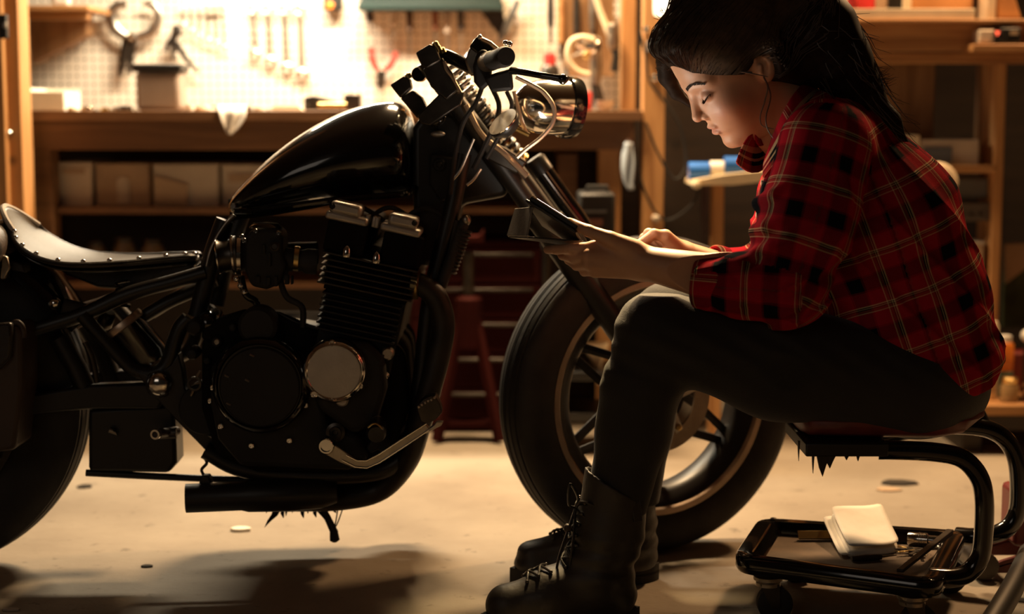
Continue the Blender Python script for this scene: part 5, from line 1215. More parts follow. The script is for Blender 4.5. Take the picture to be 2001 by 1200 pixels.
# ---------------------------------------------------------------- trunk joints
PEL = pt(1800, 735, 3.0)
def flatY(P, f): Q = P.copy(); Q[..., 1] = 3.0 + (P[..., 1]-3.0)*f; return Q
def torso(P, g=0.0):
    Q = flatY(P, .74)
    d = cap(Q, pt(1800, 690, 3), pt(1772, 580, 3), .128+g, .122+g)
    d = smin(d, cap(Q, pt(1772, 580, 3), pt(1712, 430, 3), .122+g, .128+g), .05)
    d = smin(d, cap(Q, pt(1712, 430, 3), pt(1648, 310, 3), .128+g, .098+g), .05)
    d = smin(d, ellip(P, pt(1592, 430, 2.99), (.098+g, .135+g, .10+g)), .05)
    d = smin(d, cap(P, pt(1592, 330, 2.99), pt(1640, 540, 2.99), .082+g, .115+g), .05)
    d = smin(d, cap(P, pt(1622, 278, 2.87), pt(1622, 278, 3.13), .066+g, .066+g), .05)
    return d
def body_core(P):
    d = torso(P, -.022)
    d = smin(d, cap(P, pt(1620, 285, 2.86), E1, .048, .042), .03); d = smin(d, cap(P, pt(1625, 290, 3.15), E2, .048, .040), .03)
    d = smin(d, ellip(P, pt(1800, 745, 3.0), (.105, .155, .085)), .05)
    for h, k, a in ((pt(1775, 742, 2.91), KN1, AN1), (pt(1775, 745, 3.10), KN2, AN2)):
        d = smin(d, chain(P, [h, k, a], [.075, .052, .034], .02), .04)
    return d
KN1, AN1 = pt(1288, 655, 2.872), pt(1172, 1120, 2.885)
KN2, AN2 = pt(1308, 632, 3.150), pt(1220, 1085, 3.165)
def bnd(pts, pad):
    a = np.array(pts); return a.min(0)-pad, a.max(0)+pad
person = thing('person', 'seated woman in a red plaid shirt and dark jeans looking down at a tablet', 'person', (PEL[0], 3.0, .36))
lo, hi = bnd([hw(.14, 0, 0), hw(-.11, 0, .09), hw(0, .17, -.09), hw(.02, -.12, 0), NB], .02)
hi[0] = NB[0]+.07; lo[2] = NB[2]-.03
v1 = surface(skin_head, lo, hi, .0022)
lo, hi = bnd([pt(1060, 430, 2.83), pt(1420, 600, 3.0)], .015)
v2 = surface(hand_near, lo, hi, .0022)
lo, hi = bnd([pt(1205, 440, 3.02), pt(1430, 580, 3.2)], .012)
v3 = surface(hand_far, lo, hi, .0022)
lo, hi = bnd([pt(1140, 1130, 2.85), pt(1930, 230, 3.24), pt(1600, 250, 2.76), pt(1900, 800, 3.2)], .03)
v4 = surface(body_core, lo, hi, .010)
me, V, Fc = npmesh('body', [v1, v2, v3, v4])
# smooth masks: lip, blush (paint that belongs to the skin), painted lid-crease shade
Q = loc(V.astype(f32)); sa = np.abs(Q[:, 2])
lipm = np.exp(-(((Q[:, 1]+.0615)/.0095)**4) - (sa/.0205)**4) * (Q[:, 0] > .088)
bl = np.exp(-((Q[:, 1]+.030)/.022)**2 - ((sa-.052)/.020)**2 - ((Q[:, 0]-.06)/.05)**2)
shd = np.exp(-((Q[:, 1]-.008)/.010)**2 - ((sa-.036)/.016)**2) * (Q[:, 0] > .07)
for nm, arr in (('lip', lipm), ('blush', bl), ('lid_shade', shd)):
    at = me.attributes.new(nm, 'FLOAT', 'POINT'); at.data.foreach_set('value', arr.astype(f32))
def skinmat():
    m, t, b = nt('skin'); L = t.links
    tc = N(t, 'ShaderNodeTexCoord'); nz = N(t, 'ShaderNodeTexNoise'); nz.inputs['Scale'].default_value = 22; nz.inputs['Detail'].default_value = 4
    L.new(tc.outputs['Object'], nz.inputs['Vector'])
    cr = N(t, 'ShaderNodeValToRGB'); cr.color_ramp.elements[0].position = .3; cr.color_ramp.elements[1].position = .7
    cr.color_ramp.elements[0].color = (.49, .265, .16, 1); cr.color_ramp.elements[1].color = (.55, .31, .195, 1); L.new(nz.outputs['Fac'], cr.inputs[0])
    prev = cr.outputs[0]
    for nm, col, k in (('blush', (.56, .23, .16, 1), .55), ('lid_shade', (.30, .15, .11, 1), .55), ('lip', (.42, .16, .13, 1), .6)):
        at = N(t, 'ShaderNodeAttribute', attribute_name=nm); mu = N(t, 'ShaderNodeMath', operation='MULTIPLY'); mu.inputs[1].default_value = k
        L.new(at.outputs['Fac'], mu.inputs[0]); mx = N(t, 'ShaderNodeMix', data_type='RGBA'); L.new(mu.outputs[0], mx.inputs[0]); L.new(prev, mx.inputs[6]); mx.inputs[7].default_value = col; prev = mx.outputs[2]
    L.new(prev, b.inputs['Base Color']); b.inputs['Roughness'].default_value = .50
    b.inputs['Subsurface Weight'].default_value = .12; b.inputs['Subsurface Radius'].default_value = (.012, .005, .003); b.inputs['Subsurface Scale'].default_value = .6
    bp_ = N(t, 'ShaderNodeBump'); bp_.inputs['Strength'].default_value = .06; bp_.inputs['Distance'].default_value = .001
    n2 = N(t, 'ShaderNodeTexNoise'); n2.inputs['Scale'].default_value = 420; L.new(tc.outputs['Object'], n2.inputs['Vector']); L.new(n2.outputs['Fac'], bp_.inputs['Height']); L.new(bp_.outputs[0], b.inputs['Normal'])
    return m
SKIN = skinmat()
link('body', me, SKIN, person, angle=180)
# nails of the near thumb and the far index finger
NAIL = mat('nail', (.62, .36, .28), .28, var=.05)
MB().ell(pt(1117, 430.5, 2.8705), (.0068, .0046, .0022), 12, 8, Matrix.Rotation(math.radians(32), 3, 'Y') @ Matrix.Rotation(.5, 3, 'X')).build('thumb_nail', NAIL, person)
# eyes, lashes, brows
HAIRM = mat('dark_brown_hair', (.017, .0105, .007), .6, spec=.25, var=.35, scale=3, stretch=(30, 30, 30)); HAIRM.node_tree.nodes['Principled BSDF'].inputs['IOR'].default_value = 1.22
for s in (1, -1):
    c = hw(.0885, -.0008, s*.033); nm = 'eye'
    MB().ell(c, .0112, 16, 10).build('eye', mat('eye_white_%d' % s, (.25, .2, .18), .2), person)
    def onface(u, sx):
        lo_, hi_ = .04, .14
        for _ in range(16):
            m_ = (lo_+hi_)/2
            if float(headf(np.array([[m_, u, sx]], f32))[0]) < 0: lo_ = m_
            else: hi_ = m_
        return np.array(hw(lo_+.0004, u, s*sx))
    lid = []
    for q in np.linspace(0, 1, 15): lid.append(onface(-.0005 - .0055*math.sin(math.pi*q)*(1-.25*q) + .0035*q*q, .0205 + .0275*q))
    lash = MB(); lash.tube(lid, [.0005, .0010, .0012, .0012, .0010, .0005], 5)
    for k in range(2, 15):
        q = k/14; b = lid[k] + Hf*(.0060 - .002*q) - Hu*(.0045 - .0015*q) + s*Hs*(.001+.003*q)
        lash.tube([lid[k], (lid[k]+b)/2 - Hu*.0010, b], [.0006, .0005, .0001], 4)
    lash.build('eyelashes', HAIRM, person)
    br = MB(); rb_ = random.Random(5)
    for k in range(150):
        q = rb_.random(); sx = .010 + .040*q; up_ = .0235 + .0085*math.sin(q*2.3) - .007*q*q + rb_.uniform(-.0030, .0030)*(1-.6*q)
        P0 = np.array([.1125 - .0*q, up_, 0]); 
        ff = .116 - .002 - 7.5*(sx**2)*1.0 - .0008
        a = hw(ff, up_, s*sx)
        # drop the point on to the skin
        lo_, hi_ = .05, .14
        for _ in range(14):
            mdl = (lo_+hi_)/2
            if float(headf(np.array([[mdl, up_, sx]], f32))[0]) < 0: lo_ = mdl
            else: hi_ = mdl
        a = hw(lo_+.0002, up_, s*sx); b = hw(lo_-.0012, up_+.0014-.0008*q, s*(sx+.0055))
        br.tube([a, (np.array(a)+b)/2 + Hf*.0006, b], [.0006, .0006, .0002], 4)
    br.build('eyebrow', HAIRM, person)
# ---------------------------------------------------------------- trousers
def trousers(P):
    d = ellip(P, pt(1805, 745, 3.0), (.112, .172, .094))
    d = smin(d, ellip(P, pt(1790, 690, 3.0), (.118, .150, .10)), .03)
    for h, m_, k, sh, ca_, a, rr in ((pt(1772, 744, 2.90), pt(1520, 706, 2.885), KN1, pt(1250, 760, 2.872), pt(1238, 840, 2.878), AN1, 1), (pt(1772, 748, 3.11), pt(1530, 690, 3.13), KN2, pt(1276, 730, 3.152), pt(1250, 830, 3.158), AN2, 1.0)):
        d = smin(d, chain(P, [h, m_, k], [.098, .092, .071], .05), .04)
        d = smin(d, chain(P, [k, sh, ca_, a], [.068, .0615, .0600, .047], .03), .03)
    for kk in (KN1, KN2): d = smin(d, ellip(P, kk + np.array([-.003, 0, .004], f32), (.062, .058, .064)), .02)
    w = wob(P, 34)*.0016 + .0018*np.sin((P[..., 0]*.5+P[..., 2])*150 + 2.2*wob(P, 9))*np.exp(-((P[..., 2]-KN1[2]+.02)/.06)**2)
    return d + w
lo, hi = bnd([pt(1140, 1060, 2.80), pt(1925, 600, 3.25), pt(1215, 560, 3.2), pt(1800, 860, 2.80)], .02)
me, V, Fc = npmesh('trousers', [surface(trousers, lo, hi, .0055)])
DENIM = mat('black_denim', (.013, .0115, .011), .82, var=.3, scale=7, bump=.35, bscale=420, sheen=.12)
tro = link('trousers', me, DENIM, person, angle=180)
lab(tro, 'black skinny jeans')
# ---------------------------------------------------------------- shirt
S1, S2 = pt(1614, 290, 2.845), pt(1640, 300, 3.155)
C1, C2 = pt(1368, 552, 2.838), pt(1392, 522, 3.135)
EL1, EL2 = pt(1538, 562, 2.795), pt(1500, 556, 3.19)
def sleeve1(P):
    up = smin(cap(P, S1, pt(1578, 430, 2.81), .080, .076), cap(P, pt(1578, 430, 2.81), EL1, .076, .064), .03)
    return smin(up, chain(P, [EL1, pt(1450, 560, 2.81), C1], [.060, .049, .0415], .02), .035)
def sleeve2(P):
    up = cap(P, S2, EL2, .076, .062)
    return smin(up, chain(P, [EL2, pt(1440, 538, 3.16), C2], [.055, .046, .038], .02), .03)
hem_px = [(1440, 600), (1520, 596), (1565, 606), (1610, 640), (1650, 676), (1700, 696), (1725, 715), (1760, 734), (1810, 741), (1880, 746), (1908, 738), (1922, 700), (1945, 688)]
hem_x = [W(x, y, 3.0).x for x, y in hem_px]; hem_z = [W(x, y, 3.0).z for x, y in hem_px]
def sleeve_mask(P):
    d1 = np.minimum(sleeve1(P), sleeve2(P)); return d1
cutA = (C1-pt(1450, 560, 2.81)); cutA = cutA/np.linalg.norm(cutA)
cutB = (C2-pt(1440, 538, 3.16)); cutB = cutB/np.linalg.norm(cutB)
def face_pt(px, py, inset=.003):
    Ys = np.linspace(2.62, 3.0, 160); v_ = sleeve1(np.stack([pt(px, py, y) for y in Ys])); k = np.where(v_ < 0)[0]
    return pt(px, py, (Ys[k[0]] if len(k) else 2.82) + inset)
RIDGE = []
for path, rr in (([(1482, 498), (1512, 486), (1545, 472), (1578, 452)], [.011, .011, .009, .004]), ([(1478, 452), (1500, 444), (1535, 425)], [.010, .009, .004]),
                 ([(1484, 398), (1515, 380), (1540, 360)], [.010, .008, .003]), ([(1470, 545), (1500, 520), (1530, 515)], [.011, .009, .004]), ([(1486, 580), (1500, 548), (1528, 538)], [.009, .009, .003]),
                 ([(1420, 512), (1448, 520), (1462, 548), (1466, 580)], [.008, .010, .009, .004]), ([(1530, 610), (1560, 590), (1590, 560)], [.008, .009, .004]), ([(1640, 330), (1652, 390), (1640, 460), (1615, 520)], [.006, .009, .010, .006])):
    RIDGE.append(([face_pt(*p) for p in path], rr))
def shirt(P):
    t = torso(P, .004)
    t = smin(t, ellip(P, pt(1850, 700, 3.0), (.078, .155, .07)), .04)
    t = smin(t, ellip(P, pt(1700, 640, 3.0), (.10, .165, .07)), .05)
    t = smin(t, cap(P, pt(1562, 244, 2.985), pt(1602, 255, 3.0), .066, .072), .03)
    x, y, z = P[..., 0], P[..., 1], P[..., 2]
    # soft diagonal drapes of the back and side
    rdg = 1 - np.abs(np.sin((x*.62 + z*.78)*30 + 1.5*wob(P, 7)))
    t = t - .0075*rdg**3*np.clip((1.0-z)/.25, .25, 1) + .003*np.sin((x*.75 + z*.9)*62 + 1.6*wob(P, 8)) + .0022*wob(P, 26)
    hz = np.interp(x, hem_x, hem_z).astype(f32)
    t = smax(t, (hz - z)*.75 + .004*np.sin(x*55), .004)
    # neck opening
    s1 = sleeve1(P); s2 = sleeve2(P)
    e1 = np.exp(-(((P-EL1)**2).sum(-1))/.085**2); g1 = np.exp(-(((P-pt(1490, 480, 2.84))**2).sum(-1))/.06**2)
    ax = (P - S1) @ ((EL1-S1)/np.linalg.norm(EL1-S1)).astype(f32)
    rd1 = 1 - np.abs(np.sin((x*.30 - z*.95)*48 + 1.3*wob(P, 9) + .7)); s1 = s1 - .0085*rd1**4*np.exp(-(ax-.26)**2/.012) + .0062*e1*np.sin((x*.35 - z)*135 + 2*wob(P, 10)) + .0016*wob(P, 40) + .0075*g1*np.sin((z*.85 + x*.5)*150) + .0022*np.sin(ax*70 + 2.4*wob(P, 9))*np.exp(-((ax-.17)/.10)**2)
    s2 = s2 + .004*np.exp(-(((P-EL2)**2).sum(-1))/.08**2)*np.sin((x*.3 - z)*130 + 2*wob(P, 10)) + .0016*wob(P, 40)
    for c_ in RIDGE:
        s1 = smin(s1, chain(P, c_[0], [r_*1.35 for r_ in c_[1]], .004), .009)
    s1 = smax(s1, (P - C1) @ cutA.astype(f32) - .002, .003); s2 = smax(s2, (P - C2) @ cutB.astype(f32) - .002, .003)
    d = smin(smin(t, s1, .014), s2, .02)
    nk = cap(P, hw(-.010, -.065, 0), pt(1565, 262, 3.0), .062, .054)
    nk2 = cap(P, pt(1490, 250, 3.0), pt(1512, 312, 2.995), .050, .030)
    d = smax(d, -np.minimum(nk, nk2), .006)
    return d
lo, hi = bnd([pt(1345, 620, 2.80), pt(1400, 180, 3.2), pt(1955, 760, 3.1), pt(1700, 400, 2.70), pt(1700, 400, 3.3)], .02)
v, fq = surface(shirt, lo, hi, .0042)
me, V, Fc = npmesh('shirt', [(v, fq)])
# plaid coordinates, piece by piece as a shirt is sewn
def piece_uv(C):
    """region of each face, then (along, around) for any point of that region"""
    s1 = sleeve1(C); s2 = sleeve2(C); t = torso(C, .012)
    a1 = (C-S1) @ (EL1-S1)/np.linalg.norm(EL1-S1)**2
    reg = np.zeros(len(C), int)
    reg[(s1 < t-.006)] = 1
    reg[(s1 < t-.006) & (a1 > .93) & (C[:, 0] < EL1[0]+.012)] = 2
    reg[(s2 < t-.006) & (s2 < s1)] = 3
    return reg
def axes_uv(P, A, B, ref, rad):
    ax = (B-A)/np.linalg.norm(B-A); r = ref - ax*(ref @ ax); r /= np.linalg.norm(r); q = np.cross(ax, r)
    d = P - A; return np.stack([np.arctan2(d @ q, d @ r)*rad, d @ ax], -1)
cen = V[Fc].mean(1); reg = piece_uv(cen.astype(f32)); UV = np.zeros((len(Fc), 4, 2), f32)
back = np.array([0, 1.0, 0])
TA, TB = pt(1640, 260, 3.0), pt(1800, 720, 3.0)
for r, (A, B, rad) in enumerate(((TA, TB, .150), (S1, EL1, .080), (EL1, C1, .052), (S2, EL2, .074))):
    k = reg == r
    if not k.any(): continue
    Pk = V[Fc[k]].reshape(-1, 3)
    uv = axes_uv(Pk, A.astype(float), B.astype(float), back, rad)
    uv[:, 1] += .021*r
    # the cloth bends and sags a little
    uv += np.stack([.006*wob(Pk.astype(f32), 11), .006*wob(Pk.astype(f32)+1, 10)], -1)
    UV[k] = uv.reshape(-1, 4, 2)
ul = me.uv_layers.new(name='plaid'); ul.data.foreach_set('uv', UV.ravel())
def plaidmat():
    m, t, b = nt('red_plaid'); L = t.links
    uv = N(t, 'ShaderNodeUVMap', uv_map='plaid'); sp = N(t, 'ShaderNodeSeparateXYZ'); L.new(uv.outputs[0], sp.inputs[0])
    tan, blk, red, dred, brn = (.62, .46, .26, 1), (.007, .008, .010, 1), (.33, .012, .022, 1), (.16, .007, .013, 1), (.22, .045, .026, 1)
    seq = [(0, tan), (.022, blk), (.040, tan), (.052, blk), (.072, brn), (.125, tan), (.140, red), (.40, dred), (.44, blk), (.70, dred), (.74, red)]
    cols = []
    for k, per in ((0, .088), (1, .092)):
        mu = N(t, 'ShaderNodeMath', operation='MULTIPLY'); mu.inputs[1].default_value = 1/per; L.new(sp.outputs[k], mu.inputs[0])
        fr = N(t, 'ShaderNodeMath', operation='FRACT'); L.new(mu.outputs[0], fr.inputs[0])
        cr = N(t, 'ShaderNodeValToRGB'); cr.color_ramp.interpolation = 'CONSTANT'
        el = cr.color_ramp.elements
        while len(el) < len(seq): el.new(.5)
        for e, (p, c) in zip(el, seq): e.position = p
        for e, (p, c) in zip(el, seq): e.color = c
        L.new(fr.outputs[0], cr.inputs[0]); cols.append(cr.outputs[0])
    mx = N(t, 'ShaderNodeMix', data_type='RGBA'); mx.inputs[0].default_value = .5; L.new(cols[0], mx.inputs[6]); L.new(cols[1], mx.inputs[7])
    L.new(mx.outputs[2], b.inputs['Base Color']); b.inputs['Roughness'].default_value = .85; b.inputs['Sheen Weight'].default_value = .0; b.inputs['Specular IOR Level'].default_value = .1; b.inputs['IOR'].default_value = 1.12
    b.inputs['Sheen Tint'].default_value = (.9, .5, .4, 1)
    tc = N(t, 'ShaderNodeTexCoord'); nz = N(t, 'ShaderNodeTexNoise'); nz.inputs['Scale'].default_value = 260; L.new(tc.outputs['Object'], nz.inputs['Vector'])
    bp_ = N(t, 'ShaderNodeBump'); bp_.inputs['Strength'].default_value = .25; bp_.inputs['Distance'].default_value = .0015; L.new(nz.outputs['Fac'], bp_.inputs['Height']); L.new(bp_.outputs[0], b.inputs['Normal'])
    return m
PLAID = plaidmat()
sh = link('shirt', me, PLAID, person, angle=180); lab(sh, 'red plaid flannel shirt with rolled cuffs')
def sheet(name, grid, m, par, th=.003, subd=2, uvs=(1, 1), uv0=(0, 0)):
    R, C = len(grid), len(grid[0])
    me = bpy.data.meshes.new(name); me.from_pydata([tuple(p) for r in grid for p in r], [], [(i*C+j, i*C+j+1, (i+1)*C+j+1, (i+1)*C+j) for i in range(R-1) for j in range(C-1)])
    ul = me.uv_layers.new(name='plaid')
    for pol in me.polygons:
        for li in pol.loop_indices:
            vi = me.loops[li].vertex_index; i, j = divmod(vi, C); ul.data[li].uv = (uv0[0]+uvs[0]*j/(C-1), uv0[1]+uvs[1]*i/(R-1))
    o = link(name, me, m, par, angle=180, subd=subd)
    s = o.modifiers.new('th', 'SOLIDIFY'); s.thickness = th; s.offset = 0; return o
# collar: a folded band round the neck, ending in two points in front
def collar():
    fold = [pt(1500, 300, 2.935), pt(1514, 255, 2.905), pt(1537, 204, 2.90), pt(1566, 164, 2.935), pt(1592, 150, 3.0), pt(1566, 168, 3.06), pt(1530, 215, 3.06), pt(1498, 250, 2.985), pt(1478, 252, 2.940), pt(1472, 258, 2.936)]
    outer = [pt(1492, 350, 2.91), pt(1530, 300, 2.86), pt(1560, 248, 2.86), pt(1600, 210, 2.91), pt(1624, 196, 3.0), pt(1600, 214, 3.09), pt(1545, 262, 3.08), pt(1488, 350, 2.955), pt(1450, 330, 2.93), pt(1438, 318, 2.928)]
    inner = [p + np.array([.010, (3.0-p[1])*.12, -.028], f32) for p in fold]
    mid = [(a*.5+b*.5) + np.array([-.004, (b[1]-3.0)*.05, .008], f32) for a, b in zip(fold, outer)]
    return sheet('collar', [inner, fold, fold, mid, outer, outer], PLAID, sh, .004, 2, (.36, .040), (.02, .068))
collar()
# rolled cuffs
for nm, C, ax_, r, pw in (('cuff', C1, cutA, .0440, 1), ('cuff', C2, cutB, .0405, 1)):
    ax = Vector(ax_); c = Vector(C); u = Vector((0, 1, 0)); u = (u - ax*u.dot(ax)).normalized(); w = ax.cross(u); g = []
    for h, rr in ((.004, r*.86), (.006, r*.97), (.002, r*1.02), (-.020, r*1.05), (-.042, r*1.07), (-.050, r*1.03)):
        g.append([c + ax*h + (u*math.cos(2*math.pi*k/28) + w*math.sin(2*math.pi*k/28))*rr*(1+.03*math.sin(3*2*math.pi*k/28+h*60)) for k in range(29)])
    sheet('cuff', g, PLAID, sh, .003, 1, (.28, .06), (.03, -.012))
# front placket with buttons
P = [pt(1478, 322, 2.955), pt(1468, 380, 2.95), pt(1474, 430, 2.95), pt(1474, 480, 2.952), pt(1500, 540, 2.955)]
cp = []
for p in catmull([Vector(p) for p in P], 5):       # lay the placket on the cloth
    xs_ = np.linspace(-.09, .09, 120); Pq = np.stack([p.x + xs_, np.full(120, p.y), np.full(120, p.z)], -1).astype(f32); vv = shirt(Pq); kk = np.where(vv < 0)[0]
    cp.append(Vector((p.x + (xs_[kk[0]] if len(kk) else 0), p.y, p.z)))
sheet('placket', [[p + Vector((-.004-(.006 if j == 1 else 0), -.016+.016*j, 0)) for j in range(3)] for p in cp], PLAID, sh, .003, 1, (.03, .22), (.05, .01))
for k in (3, 9, 15): MB().lathe(cp[k] + Vector((-.011, 0, 0)), (-1, 0, 0), [(.005, -.003), (.005, .001), (.003, .0015), (0, .001)], 12, cap=False).build('button', MT['card_pale'], sh)
# ---------------------------------------------------------------- boots
BOOT = mat('worn_black_leather_boot', (.030, .024, .019), .50, var=.4, scale=16, bump=.25, bscale=110, rvar=.1)
def make_boot(top, ank, heel, toe, Yh, Yt, lace_n, seed, zoff):
    th = pt(*top); an = pt(*ank)
    hx_, tx_ = W(heel[0], heel[1], Yh).x, W(toe[0], toe[1], Yt).x
    H_ = np.array([hx_, Yh, 0], f32); T_ = np.array([tx_, Yt, 0], f32); d = (T_-H_); L = float(np.linalg.norm(d)); d = d/L; sdv = np.array([-d[1], d[0], 0], f32)
    upv = np.array([0, 0, 1], f32)
    def at(f, z, s=0): return H_ + d*(L*f) + upv*z + sdv*s
    axs = (th-an); axl = np.linalg.norm(axs); axs = axs/axl
    tilt = axs*.93 + d*(-.36); tilt = tilt/np.linalg.norm(tilt)
    def fn(P):
        q = chain(P, [th + axs*.05, th*.45+an*.55, an], [.0630, .0560, .0490], .03)
        q = smin(q, cap(P, at(.19, .062), an, .043, .047), .03)
        q = smin(q, cap(P, an + (at(.40, .08)-an)*.25, at(.58, .060), .047, .040, (sdv, 1.0)), .035)
        q = smin(q, cap(P, at(.58, .060), at(.845, .046), .041, .0385), .03)
        q = smin(q, cap(P, at(.15, .055), at(.62, .045), .036, .038), .02)
        q = q + .0022*np.sin((P @ axs.astype(f32))*170 + 2.5*wob(P, 12))*np.exp(-(((P @ axs.astype(f32)) - float(an @ axs) - .03)/.05)**2) + .0012*wob(P, 50)
        q = smax(q, (.030 - P[..., 2]), .006)
        q = smax(q, (P - th) @ tilt.astype(f32), .003)
        inn = chain(P, [th + axs*.06, th*.7+an*.3], [.0585, .052], .02)
        return smax(q, -inn, .003)
    pts_ = [at(-.05, 0, -.06), at(1.05, .02, .06), th + np.array([.07, .07, .03], f32), th - np.array([.08, .07, 0], f32)]
    lo, hi = bnd(pts_, .012); lo[2] = .016
    me, V, Fc = npmesh('boot', [surface(fn, lo, hi, .0036)])
    b = link('boot', me, BOOT, person, angle=180)
    # sole and heel
    out = []
    for a in np.linspace(0, 2*math.pi, 40, endpoint=False):
        f = .5 - .515*math.cos(a); wd = .046*(math.sin(math.pi*min(1, max(0, f)))**.55 if 0 < f < 1 else 0)*(1 - .22*math.exp(-((f-.36)/.14)**2)) + .001
        out.append(Vector(at(f, .0, wd*(1 if math.sin(a) > 0 else -1))))
    MB().prism([p + Vector((0, 0, .014)) for p in out], (0, 0, .020)).build('sole', MT['rubber'], b, bevel=.003)
    hl = [p + Vector((0, 0, .0005)) for p in out if (p - Vector(H_)).dot(Vector(d))/L < .32]
    MB().prism(sorted(hl, key=lambda p: math.atan2((p-Vector(at(.15, 0))).dot(Vector(sdv)), (p-Vector(at(.15, 0))).dot(Vector(d)))), (0, 0, .020)).build('heel', MT['rubber'], b, bevel=.002)
    fr = [p + Vector((0, 0, .0005)) for p in out if (p - Vector(H_)).dot(Vector(d))/L > .42]
    MB().prism(sorted(fr, key=lambda p: math.atan2((p-Vector(at(.7, 0))).dot(Vector(sdv)), (p-Vector(at(.7, 0))).dot(Vector(d)))), (0, 0, .016)).build('tread', MT['rubber'], b, bevel=.002)
    return b, at, th, an, axs, d, sdv, fn
def on_skin(fn, p, dr, r=.09):
    """walk from inside outwards along dr to the surface"""
    p = np.array(p, f32); dr = np.array(dr, f32); dr = dr/np.linalg.norm(dr); lo_, hi_ = 0.0, r
    ts = np.linspace(0, r, 60); v = fn(np.array([p + dr*t for t in ts], f32))
    k = np.where(v < 0)[0]; t = ts[k[-1]] if len(k) else 0
    return Vector(p + dr*t), Vector(dr)
def lace(b, at, th, an, axs, d, sdv, fn):
    LM = MT['leather']; path = []
    for t in np.linspace(.16, 1, 8): path.append((th*(1-t)+an*t, d))                               # up the shaft
    for f, z in ((.50, .06), (.58, .055), (.66, .05)): path.append((at(f, z), d*.45 + np.array([0, 0, 1.0])))
    L = []; R = []
    for c, dr in path:
        dr = np.array(dr, float); dr /= np.linalg.norm(dr)
        for lst, s in ((L, -1), (R, 1)):
            p, n_ = on_skin(fn, c, dr + sdv*s*.42); lst.append(p + n_*.003)
    for lst in (L, R):
        for p in lst: MB().ell(p, .0036, 8, 5).build('eyelet', MT['dark_steel'], b)
    for k in range(len(L)-1):
        for a, c in ((L[k], R[k+1]), (R[k], L[k+1])):
            m_ = (a+c)/2 + Vector(path[k][1]).normalized()*.009
            MB().tube([a, m_, c], .0022, 6, sub=4).build('lace', LM, b)
    return L, R
b1 = make_boot((1207, 948, 2.882), (1172, 1118, 2.885), (1246, 1200), (944, 1205), 2.885, 2.845, 8, 1, 0)
L1, R1 = lace(*b1)
bo = b1[0]; lab(bo, 'near worn black lace-up boot')
# bow and hanging lace ends
t0 = (L1[0]+R1[0])/2 + Vector((-.012, -.008, -.012))
for P in ([t0, t0 + Vector((.012, -.02, .016)), t0 + Vector((.040, -.03, .004)), t0 + Vector((.020, -.022, -.012)), t0],
          [t0, t0 + Vector((-.012, -.01, .010)), t0 + Vector((-.010, -.012, .045)), t0 + Vector((.004, -.006, .020)), t0],
          [t0, t0 + Vector((-.014, -.010, -.04)), t0 + Vector((-.030, -.012, -.09)), t0 + Vector((-.036, -.008, -.135))],
          [t0, t0 + Vector((-.004, -.016, -.05)), t0 + Vector((-.010, -.018, -.10)), t0 + Vector((-.016, -.016, -.15))]):
    MB().tube(P, .0026, 6, sub=6).build('lace', MT['leather'], bo)
MB().ell(t0 + Vector((-.014, -.006, -.034)), (.007, .007, .008), 12, 8).build('lace_knot', MT['leather_brown'], bo)
# strap with buckle on the shaft
q, n_ = on_skin(b1[7], np.array(pt(1222, 985, 2.882)), (.35, -1, 0)); q2, _ = on_skin(b1[7], np.array(pt(1228, 965, 2.882)), (.35, -1, 0))
rot = Matrix.Rotation(.35, 3, 'Z') @ Matrix.Rotation(-.15, 3, 'Y')
MB().box(q + n_*.002, (.016, .004, .040), rot).build('pull_strap', MT['leather'], bo, bevel=.001)
for dx in (-.010, .010): MB().box(q2 + n_*.004 + Vector((dx, 0, .002)), (.003, .003, .020), rot).build('buckle', MT['dark_steel'], bo, bevel=.0008)
b2 = make_boot((1212, 958, 3.160), (1226, 1082, 3.168), (1284, 1130), (1000, 1130), 3.175, 3.140, 6, 2, 0)
lace(*b2); lab(b2[0], 'far worn black boot')
# ---------------------------------------------------------------- hair
_hf = [-.12, -.09, -.05, -.012, .000, .010, .026, .05, .075, .10, .1156, .14]
_hu = [-.070, -.070, -.055, -.030, .016, .016, .007, .018, .031, .048, .0720, .078]
PT = [pt(1512, 4, 2.975), pt(1560, 18, 2.975), pt(1606, 62, 2.965), pt(1640, 118, 2.955), pt(1682, 182, 2.945), pt(1732, 236, 2.935), pt(1774, 284, 2.93)]
PR = [.046, .056, .058, .050, .034, .018, .0015]
def hair_base(P):
    Q = loc(P); f, u, s = Q[..., 0], Q[..., 1], Q[..., 2]
    g = np.interp(f, _hf, _hu).astype(f32); e = np.clip((u-g)/.045, 0, 1); e = e*e*(3-2*e)
    d = headf(Q) - (.0025 + .0125*e + .007*np.clip((u-.06)/.1, 0, 1) + .006*np.clip((f-.06)/.05, 0, 1)*np.clip((u-.07)/.03, 0, 1))
    d = smax(d, (g-u)*.8, .005)
    sa = np.abs(s); d = smax(d, -ellip(np.stack([f, u, sa], -1), (-.008, .004, .085), (.0195, .0310, .026)), .006)
    d = smin(d, chain(P, [pt(1300, 120, 3.02), pt(1304, 150, 3.035), pt(1322, 182, 3.04), pt(1350, 206, 3.035)], [.016, .015, .011, .005], .008), .010)
    d = smin(d, ellip(P, pt(1545, 95, 2.975), (.060, .060, .062)), .03)
    d = smin(d, cap(P, pt(1525, 120, 2.925), pt(1560, 150, 2.96), .030, .020), .02)
    d = smin(d, chain(P, PT, PR, .03), .035)
    return d + .0010*wob(P, 60)
lo, hi = bnd([pt(1265, -80, 2.86), pt(1790, 295, 3.09)], .01)
v, fq = surface(hair_base, lo, hi, .0032)
me, V, Fc = npmesh('hair', [(v, fq)])
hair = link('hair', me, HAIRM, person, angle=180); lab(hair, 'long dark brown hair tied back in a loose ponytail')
rg = np.random.RandomState(5)
